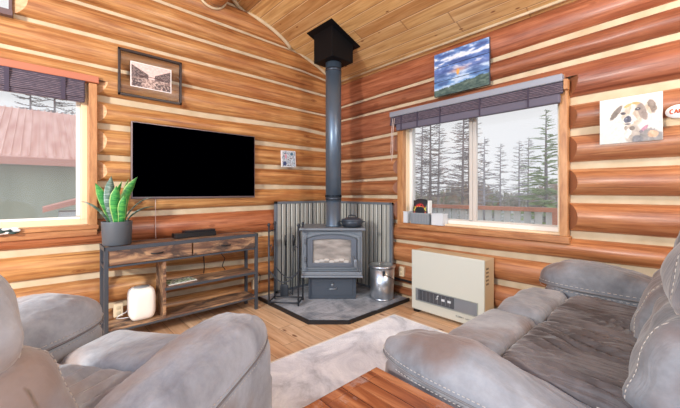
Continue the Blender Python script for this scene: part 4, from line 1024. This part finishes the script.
x,y=at(412,30); tree('spruce_tree','hazy green spruce behind the sill bins',x,y,4.2,54,'con',M['needle2'])
north=[(14,22,7.4,'bare tree at the far left above the red roof'),(30,19,9.,'thickest bare tree trunk above the red roof'),(57,20,9.5,'bare tree right of the thickest trunk above the roof'),(72,24,8.,'bare tree nearest the casing above the red roof'),(-18,22,9.,'bare tree beyond the left edge of the left window')]
for i,(px,d,h,lab) in enumerate(north):
    x,y=at(px,d); t=tree('bare_tree',lab,x,y,h,70+i,'bare',M['bark'],'bare trees beyond the red roof')
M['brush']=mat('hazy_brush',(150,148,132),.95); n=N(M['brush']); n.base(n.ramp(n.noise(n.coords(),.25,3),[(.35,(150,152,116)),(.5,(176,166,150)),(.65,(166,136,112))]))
# distant brush that nobody could count
r=random.Random(5); mb=MB()
for i in range(900):
    px=r.uniform(380,600); d=r.uniform(30,46); x,y=at(px,d); h=r.uniform(1.0,2.9)*(.7+.3*math.sin(px*.07)+.2)
    mb.tube([(x,y,-.5),(x+r.uniform(-.2,.2),y+r.uniform(-.2,.2),-.5+h)],.05,3,r2=.01)
    for k in range(7):
        z=-.5+h*(.25+.1*k); a=r.uniform(0,6.28); L=h*.16*(1.25-.12*k); mb.add([(x,y,z-.08),(x,y,z+.12),(x+math.cos(a)*L,y+math.sin(a)*L,z+r.uniform(-.1,.3))],[(0,1,2)])
        mb.add([(x,y,z-.08),(x,y,z+.12),(x-math.cos(a)*L,y-math.sin(a)*L,z+r.uniform(-.1,.3))],[(0,1,2)])
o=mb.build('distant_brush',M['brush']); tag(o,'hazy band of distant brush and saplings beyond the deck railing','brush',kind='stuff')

# ------------------------------------------------------------------ lamp of the room, behind the viewer
t=thing('floor_lamp','floor lamp with white drum shade in the corner left of the armchair','lamp',(-5.6,-2.55,0))
MB().lathe([(0,0),(.16,0),(.16,.02),(.0,.03)],n=32).build('base',M['black_metal'],t)
MB().tube([(0,0,.02),(0,0,1.95)],.012,10).build('pole',M['black_metal'],t)
mb=MB(); n_=32
vs=[((.17+.05*(1-k))*math.cos(2*PI*i/n_),(.17+.05*(1-k))*math.sin(2*PI*i/n_),2.02+.22*k) for k in(0,1) for i in range(n_)]
mb.add(vs,[(i,(i+1)%n_,n_+(i+1)%n_,n_+i) for i in range(n_)],0,True); 
sh=bpy.data.materials.new('translucent_shade'); sh.use_nodes=True; nt=sh.node_tree; nt.nodes.clear(); o_=nt.nodes.new('ShaderNodeOutputMaterial'); tl=nt.nodes.new('ShaderNodeBsdfTransparent'); tl.inputs[0].default_value=(.85,.82,.78,1); nt.links.new(tl.outputs[0],o_.inputs[0])
mb.build('lamp_shade',sh,t)

# ------------------------------------------------------------------ light
def light(kind,name,loc,energy,color=(1,1,1),size=.5,rot=None,**k):
    l=bpy.data.lights.new(name,kind); l.energy=energy; l.color=color
    if kind=='AREA': l.size=size
    elif kind=='SUN': l.angle=size
    else: l.shadow_soft_size=size
    o=bpy.data.objects.new(name,l); C.objects.link(o); o.location=loc
    if rot: o.rotation_euler=rot
    return o
light('POINT','lamp_bulb',(-5.6,-2.55,2.12),LAMP,(1,.965,.93),.14)
t=thing('added_fill_light','unseen globe fill light added behind the viewer to brighten floor and seats','lamp',(-1.2,-4.9,2.75))  # unseen globe and bulb, added to brighten floor and seats
MB().tube([(0,0,.2),(0,0,.52)],.006,8).build('cord',M['black_plastic'],t)
g_=MB().lathe([(.0,-.15),(.09,-.12),(.15,0),(.09,.12),(.03,.17),(.0,.18)],n=24).build('globe',sh,t)
light('POINT','added_fill_bulb',(-1.2,-4.9,2.75),LAMP*.30,(1,.97,.94),.12)
w=bpy.data.worlds.new('overcast'); bpy.context.scene.world=w; w.use_nodes=True; nt=w.node_tree; bg=nt.nodes['Background']
tc=nt.nodes.new('ShaderNodeTexCoord'); dt=nt.nodes.new('ShaderNodeVectorMath'); dt.operation='DOT_PRODUCT'; dt.inputs[1].default_value=Vector((-.62,-.62,.48)).normalized()
nt.links.new(tc.outputs['Generated'],dt.inputs[0]); mr=nt.nodes.new('ShaderNodeMapRange'); mr.inputs['From Min'].default_value=-.1; mr.inputs['From Max'].default_value=.95; mr.inputs['To Min'].default_value=SKY0; mr.inputs['To Max'].default_value=SKY1
nt.links.new(dt.outputs['Value'],mr.inputs['Value']); nt.links.new(mr.outputs[0],bg.inputs['Strength'])
ns=nt.nodes.new('ShaderNodeTexNoise'); ns.inputs['Scale'].default_value=2.2; nt.links.new(tc.outputs['Generated'],ns.inputs['Vector']); rp=nt.nodes.new('ShaderNodeValToRGB')
mx=nt.nodes.new('ShaderNodeMix'); mx.data_type='RGBA'; mx.inputs[7].default_value=sl((214,228,255)); nt.links.new(mr.outputs[0],mx.inputs[0])
rp.color_ramp.elements[0].color=sl((236,238,242)); rp.color_ramp.elements[1].color=sl((246,246,248)); rp.color_ramp.elements[0].position=.3; rp.color_ramp.elements[1].position=.7
nt.links.new(ns.outputs[0],rp.inputs[0]); nt.links.new(rp.outputs[0],mx.inputs[6]); m01=nt.nodes.new('ShaderNodeMapRange'); m01.inputs['From Min'].default_value=0; m01.inputs['From Max'].default_value=.7; nt.links.new(dt.outputs['Value'],m01.inputs['Value']); nt.links.new(m01.outputs[0],mx.inputs[0]); nt.links.new(mx.outputs[2],bg.inputs['Color'])

# ------------------------------------------------------------------ camera
cd=bpy.data.cameras.new('camera'); cd.sensor_width=36; cd.sensor_fit='HORIZONTAL'; cd.lens=325/680*36; cd.shift_y=-12/680; cd.clip_end=300; cd.clip_start=.02
co_=bpy.data.objects.new('camera',cd); C.objects.link(co_); co_.location=(-3.275,-3.6,1.27); co_.rotation_euler=(PI/2,0,math.radians(47.35-90))
sc=bpy.context.scene; sc.camera=co_
sc.view_settings.view_transform='Standard'; sc.view_settings.look='None'; sc.view_settings.exposure=EXPO; sc.view_settings.gamma=1
sc.cycles.max_bounces=8; sc.cycles.diffuse_bounces=4; sc.cycles.transparent_max_bounces=12; sc.cycles.use_denoising=True
sc.cycles.sample_clamp_indirect=6
